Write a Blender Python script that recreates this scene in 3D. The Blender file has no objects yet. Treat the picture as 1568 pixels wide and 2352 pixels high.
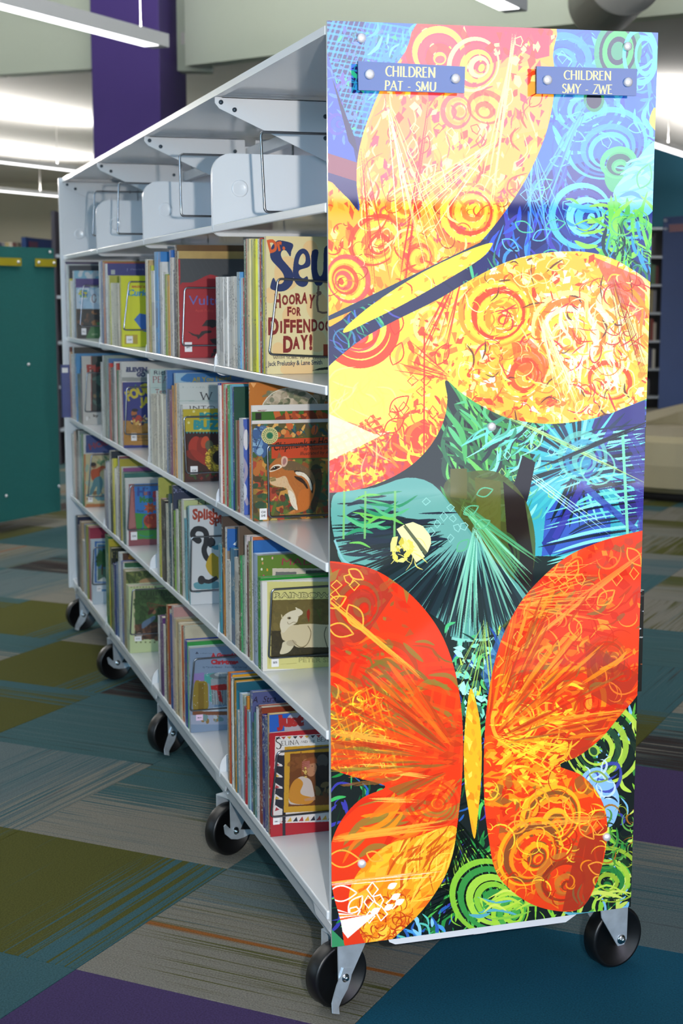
import bpy, bmesh, math, random
import numpy as np
from mathutils import Vector, Matrix

C = bpy.context.scene.collection
SC = bpy.context.scene
PI = math.pi

# ------------------------------------------------------------------ camera
CAM = np.array([-0.8021, -2.6359, 1.3647])
F = 3512.98
RT = np.array([0.9542331, -0.29906118, -0.00126577])
UP = np.array([0.04293712, 0.1328111, 0.99021089])
DR = np.array([0.29596553, 0.94494636, -0.13957357])
cd = bpy.data.cameras.new('camera')
cam = bpy.data.objects.new('camera', cd); C.objects.link(cam)
cd.sensor_fit = 'VERTICAL'; cd.sensor_height = 36.0; cd.lens = F / 2352 * 36.0
cd.clip_start = 0.05; cd.clip_end = 200
m = Matrix.Identity(4)
for i in range(3):
    m[i][0] = RT[i]; m[i][1] = UP[i]; m[i][2] = -DR[i]; m[i][3] = CAM[i]
cam.matrix_world = m
cd.dof.use_dof = True; cd.dof.focus_distance = 3.0; cd.dof.aperture_fstop = 7.1
SC.camera = cam

# ------------------------------------------------------------------ world, exposure, lights
w = bpy.data.worlds.new('world'); SC.world = w; w.use_nodes = True
bgn = w.node_tree.nodes['Background']
bgn.inputs[0].default_value = (0.62, 0.78, 1.0, 1); bgn.inputs[1].default_value = 1.0
vs = SC.view_settings
vs.view_transform = 'Standard'; vs.look = 'None'; vs.gamma = 1.0; vs.use_curve_mapping = False
vs.exposure = 0.0

def area(name, loc, target, sx, sy, power, col, spread=180):
    d = bpy.data.lights.new(name, 'AREA'); d.shape = 'RECTANGLE'; d.size = sx; d.size_y = sy
    d.energy = power; d.color = col; d.spread = math.radians(spread)
    o = bpy.data.objects.new(name, d); C.objects.link(o); o.location = loc
    o.rotation_euler = (Vector(target) - Vector(loc)).to_track_quat('-Z', 'Y').to_euler()
    return o
# daylight through the windows of the wall behind the photographer and of the long left wall
area('daylight_rear_window', (3.3, -6.03, 2.75), (3.3, 0, 2.75), 3.2, 1.65, 120, (0.84, 0.79, 1.0))
area('daylight_rear_window_low', (3.3, -6.03, 1.0), (3.3, 0, 1.0), 3.2, 1.7, 30, (0.84, 0.88, 1.0))
area('daylight_rear_window_b', (-2.6, -6.03, 2.2), (-2.6, 0, 2.2), 3.2, 2.6, 185, (0.28, 0.66, 1.0))
area('daylight_left_window', (-8.9, 2.0, 2.2), (0, 2.0, 1.6), 7.0, 2.8, 45, (0.45, 0.76, 1.0))
sd = bpy.data.lights.new('sun', 'SUN'); sd.energy = 24; sd.angle = math.radians(.6); sd.color = (1, .95, .9)
so = bpy.data.objects.new('sun', sd); C.objects.link(so); so.location = (6, -14, 9)
so.rotation_euler = Vector((-.55, .83, -.78)).to_track_quat('-Z', 'Y').to_euler()
# the camera's own flash, 20 cm beside the lens
fl = bpy.data.lights.new('camera_flash', 'SPOT'); fl.energy = 345; fl.color = (1.0, 0.93, 0.86)
fl.shadow_soft_size = 0.02; fl.spot_size = math.radians(58); fl.spot_blend = 0.6
fo = bpy.data.objects.new('camera_flash', fl); C.objects.link(fo); fo.location = (-0.60, -2.64, 1.40)
fo.rotation_euler = (Vector((0.2, 0.6, 1.18)) - fo.location).to_track_quat('-Z', 'Y').to_euler()

# ------------------------------------------------------------------ helpers
def ray(px, py): return DR + RT * ((px - 784) / F) - UP * ((py - 1176) / F)
def on(axis, val, px, py):
    v = ray(px, py); t = (val - CAM[axis]) / v[axis]; return CAM + v * t
def onX(px, py, X=0.0): return on(0, X, px, py)
def onY(px, py, Y): return on(1, Y, px, py)
def onZ(px, py, Z=0.0): return on(2, Z, px, py)
def onD(px, py, D): return CAM + ray(px, py) * D
def hexc(h):
    return tuple(int(h[i:i+2], 16) / 255 for i in (0, 2, 4))
def lin(c):
    return tuple((x / 12.92 if x <= 0.04045 else ((x + 0.055) / 1.055) ** 2.4) for x in c)
_M = {}
def mat(name, col, rough=0.5, metal=0.0, coat=0.0, bump=0.0, bscale=200, var=0.0, vscale=3.0, emit=None, es=1.0, stretch=None, spec=0.5):
    if name in _M: return _M[name]
    if isinstance(col, str): col = lin(hexc(col))
    mt = bpy.data.materials.new(name); mt.use_nodes = True
    nt = mt.node_tree; b = nt.nodes['Principled BSDF']
    b.inputs['Base Color'].default_value = (*col, 1); b.inputs['Roughness'].default_value = rough
    b.inputs['Metallic'].default_value = metal; b.inputs['Coat Weight'].default_value = coat
    b.inputs['Specular IOR Level'].default_value = spec
    if emit: b.inputs['Emission Color'].default_value = (*emit, 1); b.inputs['Emission Strength'].default_value = es
    if bump or var:
        tc = nt.nodes.new('ShaderNodeTexCoord'); src = tc.outputs['Object']
        if stretch:
            mp = nt.nodes.new('ShaderNodeMapping'); mp.inputs['Scale'].default_value = stretch
            nt.links.new(src, mp.inputs[0]); src = mp.outputs[0]
    if bump:
        n = nt.nodes.new('ShaderNodeTexNoise'); n.inputs['Scale'].default_value = bscale; n.inputs['Detail'].default_value = 3
        bp = nt.nodes.new('ShaderNodeBump'); bp.inputs['Strength'].default_value = bump; bp.inputs['Distance'].default_value = 0.002
        nt.links.new(src, n.inputs['Vector']); nt.links.new(n.outputs['Fac'], bp.inputs['Height']); nt.links.new(bp.outputs[0], b.inputs['Normal'])
    if var:
        n = nt.nodes.new('ShaderNodeTexNoise'); n.inputs['Scale'].default_value = vscale; n.inputs['Detail'].default_value = 4
        r = nt.nodes.new('ShaderNodeValToRGB')
        r.color_ramp.elements[0].color = (*[c * (1 - var) for c in col], 1); r.color_ramp.elements[1].color = (*[min(1, c * (1 + var)) for c in col], 1)
        r.color_ramp.elements[0].position = 0.3; r.color_ramp.elements[1].position = 0.7
        nt.links.new(src, n.inputs['Vector']); nt.links.new(n.outputs['Fac'], r.inputs[0]); nt.links.new(r.outputs[0], b.inputs['Base Color'])
    _M[name] = mt
    return mt

class MB:
    """collects polygons; build() links ONE mesh object"""
    def __init__(s): s.v = []; s.f = []; s.mi = []; s.uv = {}; s.sm = []
    def face(s, pts, mi=0, uv=None, smooth=False):
        k = len(s.v); s.v += [tuple(float(c) for c in p) for p in pts]
        s.f.append(tuple(range(k, k + len(pts)))); s.mi.append(mi); s.sm.append(smooth)
        if uv: s.uv[len(s.f) - 1] = uv
    def box(s, a, b, mi=0, mf=None, uvf=None):
        x0, y0, z0 = a; x1, y1, z1 = b
        P = [(x0,y0,z0),(x1,y0,z0),(x1,y1,z0),(x0,y1,z0),(x0,y0,z1),(x1,y0,z1),(x1,y1,z1),(x0,y1,z1)]
        Q = {'-z':(3,2,1,0),'+z':(4,5,6,7),'-y':(0,1,5,4),'+x':(1,2,6,5),'+y':(2,3,7,6),'-x':(3,0,4,7)}
        for k, q in Q.items():
            mm = mf.get(k, mi) if mf else mi
            s.face([P[i] for i in q], mm, [(0,0),(1,0),(1,1),(0,1)] if uvf and k in uvf else None)
    def hexa(s, P, mi=0, front=None):
        for k, q in enumerate(((3,2,1,0),(4,5,6,7),(0,1,5,4),(1,2,6,5),(2,3,7,6),(3,0,4,7))):
            if front is not None and k == 2: s.face([P[i] for i in q], front, [(0,0),(1,0),(1,1),(0,1)])
            else: s.face([P[i] for i in q], mi)
    def prism(s, pts, d, mi=0):
        """closed outline pts (3d), extruded by vector d"""
        d = Vector(d); P = [Vector(p) for p in pts]; n = len(P)
        nr = Vector((0,0,0))
        for i in range(n): nr += P[i].cross(P[(i+1) % n])
        if nr.dot(d) > 0: P = P[::-1]
        s.face(P, mi); s.face([p + d for p in reversed(P)], mi)
        for i in range(n):
            j = (i + 1) % n; s.face([P[j], P[i], P[i] + d, P[j] + d], mi)
    def tube(s, pts, r, n=8, mi=0, closed=False, caps=True):
        P = [Vector(p) for p in pts]; N = len(P); k0 = len(s.v); up = None
        for i, p in enumerate(P):
            if closed: t = P[(i+1) % N] - P[i-1]
            else: t = (P[min(i+1, N-1)] - P[max(i-1, 0)])
            t.normalize()
            if up is None: up = Vector((0,0,1)) if abs(t.z) < .9 else Vector((1,0,0))
            a = t.cross(up).normalized(); bb = a.cross(t).normalized(); up = bb
            rr = r[i] if isinstance(r, (list, tuple)) else r
            for q in range(n):
                an = 2 * PI * q / n; s.v.append(tuple(p + a * (rr * math.cos(an)) + bb * (rr * math.sin(an))))
        M = N if closed else N - 1
        for i in range(M):
            for q in range(n):
                a0 = k0 + i*n + q; a1 = k0 + i*n + (q+1) % n; j = (i+1) % N
                s.f.append((a1, a0, k0 + j*n + q, k0 + j*n + (q+1) % n)); s.mi.append(mi); s.sm.append(True)
        if caps and not closed:
            s.f.append(tuple(k0 + q for q in range(n))); s.mi.append(mi); s.sm.append(False)
            s.f.append(tuple(k0 + (N-1)*n + q for q in reversed(range(n)))); s.mi.append(mi); s.sm.append(False)
    def lathe(s, prof, c, ax, n=32, mi=0):
        """profile [(r, h)] about axis ax through c"""
        ax = Vector(ax).normalized(); c = Vector(c)
        a = ax.orthogonal().normalized(); b = ax.cross(a); k0 = len(s.v)
        for r, h in prof:
            for q in range(n):
                t = 2 * PI * q / n; s.v.append(tuple(c + ax * h + a * (r * math.cos(t)) + b * (r * math.sin(t))))
        for i in range(len(prof) - 1):
            for q in range(n):
                s.f.append((k0 + i*n + q, k0 + i*n + (q+1) % n, k0 + (i+1)*n + (q+1) % n, k0 + (i+1)*n + q)); s.mi.append(mi)
                s.sm.append(True)
    def build(s, name, mats, parent=None, bevel=0):
        me = bpy.data.meshes.new(name); me.from_pydata(s.v, [], s.f)
        if not isinstance(mats, (list, tuple)): mats = [mats]
        for q in mats: me.materials.append(q)
        me.polygons.foreach_set('material_index', s.mi); me.polygons.foreach_set('use_smooth', s.sm)
        if s.uv:
            ul = me.uv_layers.new(name='UVMap')
            for fi, uv in s.uv.items():
                p = me.polygons[fi]
                for li, u in zip(p.loop_indices, uv): ul.data[li].uv = u
        me.update()
        o = bpy.data.objects.new(name, me); C.objects.link(o)
        if parent: o.parent = parent; o.matrix_parent_inverse = Matrix.Translation(-parent.location) if not parent.rotation_euler[2] else parent.matrix_basis.inverted()
        if bevel:
            b = o.modifiers.new('b', 'BEVEL'); b.width = bevel; b.segments = 2; b.limit_method = 'ANGLE'
            # faces were built unshared; weld so the bevel can follow the edges
            bm = bmesh.new(); bm.from_mesh(me); bmesh.ops.remove_doubles(bm, verts=bm.verts, dist=1e-6); bm.to_mesh(me); bm.free()
        return o

def empty(name, loc, label, cat, group=None, rz=0):
    o = bpy.data.objects.new(name, None); C.objects.link(o); o.location = loc; o.rotation_euler = (0, 0, rz)
    o['label'] = label; o['category'] = cat; o['kind'] = 'thing'
    if group: o['group'] = group
    o.empty_display_size = 0.1
    return o
def tag(o, label, cat, group=None, kind='thing'):
    o['label'] = label; o['category'] = cat; o['kind'] = kind
    if group: o['group'] = group
    return o
def struct(o, label=None):
    o['kind'] = 'structure'
    if label: o['label'] = label
    return o
def rrect(cx, cz, hw, hh, r, n=5):
    pts = []
    for (sx, sz, a0) in ((1,1,0),(-1,1,PI/2),(-1,-1,PI),(1,-1,1.5*PI)):
        for k in range(n + 1):
            a = a0 + PI/2*k/n; pts.append((cx + sx*(hw-r) + r*math.cos(a), cz + sz*(hh-r) + r*math.sin(a)))
    return pts
# ------------------------------------------------------------------ printed surfaces: a small rasteriser for flat print
def solve_h(src, dst):
    A = []; B = []
    for (x, y), (u, v) in zip(src, dst):
        A.append([x, y, 1, 0, 0, 0, -u*x, -u*y]); B.append(u)
        A.append([0, 0, 0, x, y, 1, -v*x, -v*y]); B.append(v)
    h = np.linalg.solve(np.array(A, float), np.array(B, float)); return np.append(h, 1).reshape(3, 3)

class Canvas:
    def __init__(s, w, h, H=None, base=(1,1,1)):
        s.w = w; s.h = h; s.H = H; s.a = np.empty((h, w, 3), np.float32); s.a[:] = col(base); s.clip = None
    def mp(s, P):
        P = np.asarray(P, float).reshape(-1, 2)
        if s.H is None: return P
        Q = np.c_[P, np.ones(len(P))] @ s.H.T; return Q[:, :2] / Q[:, 2:3]
    def mask(s, conts):
        cs = [s.mp(c) for c in conts]; al = np.concatenate(cs)
        x0 = max(0, int(math.floor(al[:,0].min()))); x1 = min(s.w, int(math.ceil(al[:,0].max())) + 1)
        y0 = max(0, int(math.floor(al[:,1].min()))); y1 = min(s.h, int(math.ceil(al[:,1].max())) + 1)
        if x1 <= x0 or y1 <= y0: return None
        W = x1 - x0; Hh = y1 - y0; T = np.zeros((Hh, W + 1), np.int32)
        E = np.concatenate([np.c_[c, np.roll(c, -1, 0)] for c in cs])
        for ax, ay, bx, by in E:
            if ay == by: continue
            if ay > by: ax, ay, bx, by = bx, by, ax, ay
            r0 = max(y0, int(math.ceil(ay - .5))); r1 = min(y1, int(math.ceil(by - .5)))
            if r1 <= r0: continue
            ys = np.arange(r0, r1); xs = ax + (ys + .5 - ay) * ((bx - ax) / (by - ay))
            xi = np.clip(np.ceil(xs - .5).astype(int) - x0, 0, W)
            T[ys - y0, xi] += 1
        return (np.cumsum(T[:, :W], 1) & 1).astype(bool), (slice(y0, y1), slice(x0, x1))
    def poly(s, pts, c, a=1.0, multi=False):
        r = s.mask(pts if multi else [pts])
        if r is None: return
        m, sl = r
        if s.clip is not None: m = m & s.clip[sl]
        reg = s.a[sl]; c = np.array(col(c), np.float32)
        if a >= 1: reg[m] = c
        else: reg[m] = reg[m] * (1 - a) + c * a
    def full(s, pts):
        mm = np.zeros((s.h, s.w), bool); r = s.mask([pts])
        if r: mm[r[1]] = r[0]
        return mm
    def line(s, pts, wd, c, a=1.0, closed=False, taper=False):
        P = np.asarray(pts, float)
        if len(P) < 2: return
        if taper and len(P) < 6:
            t = np.linspace(0, len(P)-1, 9); P = np.c_[np.interp(t, range(len(P)), P[:,0]), np.interp(t, range(len(P)), P[:,1])]
        if closed: T = np.roll(P, -1, 0) - np.roll(P, 1, 0)
        else: T = np.gradient(P, axis=0)
        T /= np.maximum(np.hypot(T[:,0], T[:,1]), 1e-9)[:, None]; N = np.c_[-T[:,1], T[:,0]] * (wd / 2)
        if taper is True: N = N * np.sin(np.linspace(0.02, PI - .02, len(P)))[:, None] ** .7
        elif taper == 'end': N = N * np.linspace(1, .12, len(P))[:, None]
        if closed: s.poly([P + N, P - N], c, a, multi=True)
        else: s.poly(np.concatenate([P + N, (P - N)[::-1]]), c, a)
    def ell(s, x, y, rx, ry=None, c=(0,0,0), a=1.0, rot=0, n=28):
        s.poly(ell(x, y, rx, ry or rx, rot, n), c, a)
    def image(s, name):
        im = bpy.data.images.new(name, s.w, s.h, alpha=False)
        buf = np.ones((s.h, s.w, 4), np.float32); buf[..., :3] = np.clip(s.a[::-1], 0, 1)
        im.pixels.foreach_set(buf.ravel()); im.update(); im.pack(); return im
def col(c): return hexc(c) if isinstance(c, str) else c
def ell(x, y, rx, ry, rot=0, n=28, a0=0, a1=2*PI):
    t = np.linspace(a0, a1, n, endpoint=(abs(a1-a0) < 2*PI-1e-6)); X = rx*np.cos(t); Y = ry*np.sin(t)
    return np.c_[x + X*math.cos(rot) - Y*math.sin(rot), y + X*math.sin(rot) + Y*math.cos(rot)]
def spline(P, n=8, closed=True):
    P = np.asarray(P, float); N = len(P); out = []
    rng = range(N) if closed else range(N - 1)
    for i in rng:
        if closed: p0, p1, p2, p3 = P[i-1], P[i], P[(i+1) % N], P[(i+2) % N]
        else: p0, p1, p2, p3 = P[max(i-1,0)], P[i], P[i+1], P[min(i+2,N-1)]
        for k in range(n):
            t = k / n
            out.append(.5*((2*p1) + (p2-p0)*t + (2*p0-5*p1+4*p2-p3)*t*t + (3*p1-p0-3*p2+p3)*t**3))
    if not closed: out.append(P[-1])
    return np.array(out)
def print_mat(name, cv, rough=0.3, coat=0.0, spec=0.5):
    im = cv.image(name); mt = bpy.data.materials.new(name); mt.use_nodes = True; nt = mt.node_tree; b = nt.nodes['Principled BSDF']
    t = nt.nodes.new('ShaderNodeTexImage'); t.image = im; t.extension = 'EXTEND'
    nt.links.new(t.outputs[0], b.inputs['Base Color']); b.inputs['Roughness'].default_value = rough; b.inputs['Coat Weight'].default_value = coat
    b.inputs['Specular IOR Level'].default_value = spec
    return mt
# sans lettering: outlines of the built-in font
_TX = {}
def glyphs(st, off=0.0):
    k = (st, off)
    if k in _TX: return _TX[k]
    cu = bpy.data.curves.new('lettering', 'FONT'); cu.body = st; cu.size = 1.0; cu.offset = off; cu.resolution_u = 3
    o = bpy.data.objects.new('lettering', cu); C.objects.link(o)
    bpy.context.view_layer.update()
    me = o.evaluated_get(bpy.context.evaluated_depsgraph_get()).to_mesh()
    V = np.array([v.co[:2] for v in me.vertices]).reshape(-1, 2); me.calc_loop_triangles()
    T = [tuple(t.vertices) for t in me.loop_triangles]
    o.evaluated_get(bpy.context.evaluated_depsgraph_get()).to_mesh_clear()
    bpy.data.objects.remove(o); bpy.data.curves.remove(cu)
    _TX[k] = (V, T); return _TX[k]
def text(cv, st, x, y, h, c, width=None, ang=0, shear=0, off=0.0, a=1.0, wob=0):
    """baseline start (x, y), cap height h, optional total width, in the canvas' own units (y down)"""
    V, T = glyphs(st, off)
    if not len(V): return
    V = V.copy(); V[:,0] -= V[:,0].min(); sx = h / 0.69
    if width: sx = width / max(V[:,0].max(), 1e-6)
    X = V[:,0]*sx + V[:,1]*(h/0.69)*shear; Y = -V[:,1]*(h/0.69)
    if wob: Y = Y + wob*h*np.sin(V[:,0]*7)
    ca, sa = math.cos(ang), math.sin(ang); P = np.c_[x + X*ca - Y*sa, y + X*sa + Y*ca]
    for t in T: 
        q = P[list(t)]; cen = q.mean(0); cv.poly(cen + (q - cen) * 1.04, c, a)
# serif capitals drawn with a broad pen
def _arc(x, y, rx, ry, a0, a1, n=10):
    t = np.radians(np.linspace(a0, a1, n)); return [(x + rx*math.cos(q), y + ry*math.sin(q)) for q in t]
G = {
 'A': (.74, [[(.04,0),(.36,1)],[(.36,1),(.70,0)],[(.16,.36),(.58,.36)]]),
 'B': (.60, [[(.1,0),(.1,1)],[(.1,1)]+_arc(.3,.76,.22,.24,90,-90)+[(.1,.52)],[(.1,.52)]+_arc(.32,.26,.25,.26,90,-90)+[(.1,0)]]),
 'C': (.68, [_arc(.42,.5,.36,.5,50,310,16)]),
 'D': (.72, [[(.1,0),(.1,1)],[(.1,1)]+_arc(.28,.5,.38,.5,90,-90,14)+[(.1,0)]]),
 'E': (.56, [[(.1,0),(.1,1)],[(.1,1),(.5,1)],[(.1,.52),(.42,.52)],[(.1,0),(.52,0)]]),
 'F': (.52, [[(.1,0),(.1,1)],[(.1,1),(.5,1)],[(.1,.52),(.42,.52)]]),
 'G': (.72, [_arc(.42,.5,.36,.5,50,330,16)+[(.66,.4),(.44,.4)]]),
 'H': (.74, [[(.1,0),(.1,1)],[(.62,0),(.62,1)],[(.1,.52),(.62,.52)]]),
 'I': (.26, [[(.12,0),(.12,1)]]),
 'J': (.36, [[(.22,1),(.22,.1),(.05,-.12)]]),
 'K': (.64, [[(.1,0),(.1,1)],[(.56,1),(.12,.48)],[(.2,.56),(.6,0)]]),
 'L': (.54, [[(.1,0),(.1,1)],[(.1,0),(.5,0)]]),
 'M': (.86, [[(.1,0),(.14,1)],[(.14,1),(.42,.1)],[(.42,.1),(.70,1)],[(.70,1),(.76,0)]]),
 'N': (.76, [[(.1,0),(.1,1)],[(.1,1),(.64,0)],[(.64,0),(.64,1)]]),
 'O': (.80, [_arc(.40,.5,.34,.5,0,360,20)]),
 'P': (.56, [[(.1,0),(.1,1)],[(.1,1)]+_arc(.28,.74,.22,.26,90,-90)+[(.1,.48)]]),
 'R': (.62, [[(.1,0),(.1,1)],[(.1,1)]+_arc(.28,.75,.22,.25,90,-90)+[(.1,.5)],[(.26,.5),(.58,0)]]),
 'S': (.50, [_arc(.26,.75,.19,.25,30,200,8)+_arc(.24,.25,.21,.25,60,-150,10)]),
 'T': (.60, [[(.3,0),(.3,1)],[(.02,1),(.58,1)]]),
 'U': (.72, [[(.1,1),(.1,.32)]+_arc(.35,.32,.25,.32,180,360,10)+[(.60,1)]]),
 'V': (.68, [[(.02,1),(.34,0)],[(.34,0),(.64,1)]]),
 'W': (.96, [[(.02,1),(.26,0)],[(.26,0),(.48,.9)],[(.48,.9),(.70,0)],[(.70,0),(.92,1)]]),
 'Y': (.62, [[(.02,1),(.30,.48)],[(.58,1),(.30,.48)],[(.30,.48),(.30,0)]]),
 'Z': (.58, [[(.06,1),(.52,1)],[(.52,1),(.04,0)],[(.04,0),(.54,0)]]),
 '-': (.50, [[(.10,.36),(.38,.36)]]), ' ': (.34, []), '!': (.24, [[(.12,.3),(.12,1)],[(.12,.02),(.12,.12)]]),
}
def serif(cv, st, x, y, h, c, width=None, wt=.15, ang=0, a=1.0, small=False, sp=.06, srf=True):
    tot = sum(G[q.upper()][0]*(.78 if small and q.islower() else 1) + sp for q in st); sx = (width / tot) if width else h
    cx = 0; ca, sa = math.cos(ang), math.sin(ang)
    def tr(p, k):
        X = (cx + p[0]*k) * sx; Y = -p[1]*k*h; return (x + X*ca - Y*sa, y + X*sa + Y*ca)
    for q in st:
        k = .78 if small and q.islower() else 1; wdt, strokes = G[q.upper()]
        for sidx, S in enumerate(strokes):
            P = np.array([tr(p, k) for p in S]); T = np.gradient(P, axis=0); L = np.maximum(np.hypot(T[:,0], T[:,1]), 1e-9)
            T = T / L[:, None]; vert = np.abs(-T[:,0]*sa + T[:,1]*ca)
            slant = (T[:,0]*T[:,1] > 0)
            ww = h*k*wt*(.45 + .55*vert**1.5)
            if len(S) == 2 and .2 < vert[0] < .985 and not slant[0]: ww = ww*.6
            N = np.c_[-T[:,1], T[:,0]] * (ww/2)[:, None]
            cv.poly(np.concatenate([P + N, (P - N)[::-1]]), c, a)
            if srf and len(S) >= 2:
                for e in (S[0], S[-1]):
                    if (e[1] in (0, 1)) and vert[0] > .5 and len(S) == 2:
                        d = .09; A = tr((e[0]-d, e[1]), k); B = tr((e[0]+d, e[1]), k)
                        cv.line([A, B], h*k*wt*.42, c, a)
        cx += wdt*k + sp
# ------------------------------------------------------------------ the room
M_wall = mat('painted_wall_warm', 'c6c2ae', .8, bump=.1, bscale=120)
M_bulk = mat('painted_bulkhead', 'bcc4b2', .8, bump=.1, bscale=120)
M_teal_wall = mat('painted_wall_teal', '145a70', .7)
M_ceil = mat('ceiling_tiles', 'c9c6c0', .85, bump=.2, bscale=60, var=.03, vscale=1.2)
M_purple = mat('purple_column_paint', '432d78', .6)
M_purple2 = mat('purple_column_side', '4a2c86', .6)
M_sub = mat('carpet_backing', '2a2a28', .95)
M_winframe = mat('window_frame_metal', 'b8bcc0', .4, metal=.6)

g = MB(); g.box((-9, -6.2, -.06), (26, 34, -.0065)); struct(g.build('floor', M_sub), 'subfloor under the carpet tiles')
floor_obj = bpy.data.objects['floor']

# carpet tiles, 24 inch squares laid at 45 degrees; the pile runs a different way in every other tile
def carpet(name, base, streak, thin, p_st, p_th, base2=None, off=0.0, band=None, sc=70):
    mt = bpy.data.materials.new(name); mt.use_nodes = True; nt = mt.node_tree; L = nt.links
    b = nt.nodes['Principled BSDF']; b.inputs['Roughness'].default_value = .95; b.inputs['Specular IOR Level'].default_value = .1
    tc = nt.nodes.new('ShaderNodeTexCoord'); oi = nt.nodes.new('ShaderNodeObjectInfo')
    def noise(scale, seed, det=2):
        mp = nt.nodes.new('ShaderNodeMapping'); mp.inputs['Scale'].default_value = scale
        ad = nt.nodes.new('ShaderNodeVectorMath'); ad.operation = 'ADD'
        cb = nt.nodes.new('ShaderNodeCombineXYZ'); ml = nt.nodes.new('ShaderNodeMath'); ml.operation = 'MULTIPLY'; ml.inputs[1].default_value = 37 + seed
        L.new(oi.outputs['Random'], ml.inputs[0]); L.new(ml.outputs[0], cb.inputs[0]); L.new(ml.outputs[0], cb.inputs[2]); cb.inputs[1].default_value = seed
        L.new(tc.outputs['Object'], mp.inputs[0]); L.new(mp.outputs[0], ad.inputs[0]); L.new(cb.outputs[0], ad.inputs[1])
        n = nt.nodes.new('ShaderNodeTexNoise'); n.inputs['Scale'].default_value = 1; n.inputs['Detail'].default_value = det; L.new(ad.outputs[0], n.inputs['Vector']); return n.outputs['Fac']
    def thr(f, lo, hi):
        r = nt.nodes.new('ShaderNodeMapRange'); r.inputs['From Min'].default_value = lo; r.inputs['From Max'].default_value = hi; L.new(f, r.inputs['Value']); return r.outputs[0]
    def mix(f, a, bb):
        x = nt.nodes.new('ShaderNodeMix'); x.data_type = 'RGBA'; L.new(f, x.inputs[0])
        for s_, v in ((6, a), (7, bb)):
            if isinstance(v, tuple): x.inputs[s_].default_value = (*v, 1)
            else: L.new(v, x.inputs[s_])
        return x.outputs[2]
    def mul(a, bb):
        x = nt.nodes.new('ShaderNodeMath'); x.operation = 'MULTIPLY'; L.new(a, x.inputs[0]); L.new(bb, x.inputs[1]); return x.outputs[0]
    c = lin(hexc(base))
    if base2:   # the second yarn colour takes over towards one edge in combed streaks
        sx = nt.nodes.new('ShaderNodeSeparateXYZ'); L.new(tc.outputs['Object'], sx.inputs[0])
        def ma(op, a, b_):
            x = nt.nodes.new('ShaderNodeMath'); x.operation = op
            for i_, v in enumerate((a, b_)):
                if isinstance(v, (int, float)): x.inputs[i_].default_value = v
                else: L.new(v, x.inputs[i_])
            return x.outputs[0]
        f_ = ma('ADD', ma('MULTIPLY', sx.outputs[1], -4.0), ma('ADD', ma('MULTIPLY', noise((1.3, sc*2.2, 1), 5, 1), 2.6), ma('MULTIPLY', noise((1.8, 9, 1), 7, 1), 1.2)))
        c = mix(thr(f_, 1.9 + off, 2.05 + off), c, lin(hexc(base2)))
    if p_st is not None:
        st = thr(noise((1.8, sc*1.25, 1), 3), p_st, p_st + .10); zone = thr(noise((1.1, 5, 1), 11, 1), .40, .56)
        c = mix(mul(st, zone), c, lin(hexc(streak)))
    if p_th is not None:
        th = thr(noise((1.6, sc*3.0, 1), 23, 1), p_th, p_th + .12); z2 = thr(noise((1.6, 4, 1), 31, 1), .42, .52)
        c = mix(mul(th, z2), c, lin(hexc(thin)))
    if band:
        y0, hw, bc = band; bd = ma('SUBTRACT', 1.0, thr(ma('ABSOLUTE', ma('SUBTRACT', sx.outputs[1], y0), 0), hw*.6, hw*1.3)); bd = ma('MULTIPLY', bd, thr(noise((1.5, sc*2.5, 1), 41, 1), .32, .5)); c = mix(bd, c, lin(hexc(bc)))
    fine = nt.nodes.new('ShaderNodeTexNoise'); fine.inputs['Scale'].default_value = 260; fine.inputs['Detail'].default_value = 2; L.new(tc.outputs['Object'], fine.inputs['Vector'])
    hs = nt.nodes.new('ShaderNodeHueSaturation'); vr = thr(fine.outputs['Fac'], .2, .8)
    va = nt.nodes.new('ShaderNodeMapRange'); va.inputs['To Min'].default_value = .62; va.inputs['To Max'].default_value = 1.4; L.new(vr, va.inputs['Value']); L.new(va.outputs[0], hs.inputs['Value'])
    if isinstance(c, tuple): hs.inputs['Color'].default_value = (*c, 1)
    else: L.new(c, hs.inputs['Color'])
    L.new(hs.outputs[0], b.inputs['Base Color'])
    bp = nt.nodes.new('ShaderNodeBump'); bp.inputs['Strength'].default_value = .5; bp.inputs['Distance'].default_value = .003
    L.new(fine.outputs['Fac'], bp.inputs['Height']); L.new(bp.outputs[0], b.inputs['Normal'])
    return mt
CP = {
 'purple': carpet('carpet_purple', '3c3054', '534665', '', None, None),
 'deep': carpet('carpet_deep_teal', '14495e', '', '', None, None),
 'slate': carpet('carpet_slate_teal', '335054', '2c2525', '505d60', .62, .60, base2='315056', off=.3),
 'olive': carpet('carpet_olive', '44461e', '315056', '2c2525', .72, .72, base2='315056', off=.75),
 'taupe': carpet('carpet_taupe', '6c6a63', '44461e', '335054', .64, .60, base2='335054', off=.1),
 'orange': carpet('carpet_taupe_orange', '6c6a63', '44461e', '44461e', .60, .56, base2='505d60', off=.35, band=(.045, .010, '7a4a20')),
 'blue': carpet('carpet_blue_taupe', '505d60', '2c2525', '315056', .64, .52, base2='6c6a63', off=.7),
 'brown': carpet('carpet_brown_streak', '2c2525', '6c6a63', '335054', .56, .56, base2='335054', off=.0),
 'mixed': carpet('carpet_olive_taupe', '6c6a63', '44461e', '335054', .54, .60, base2='44461e', off=.1),
}
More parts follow.
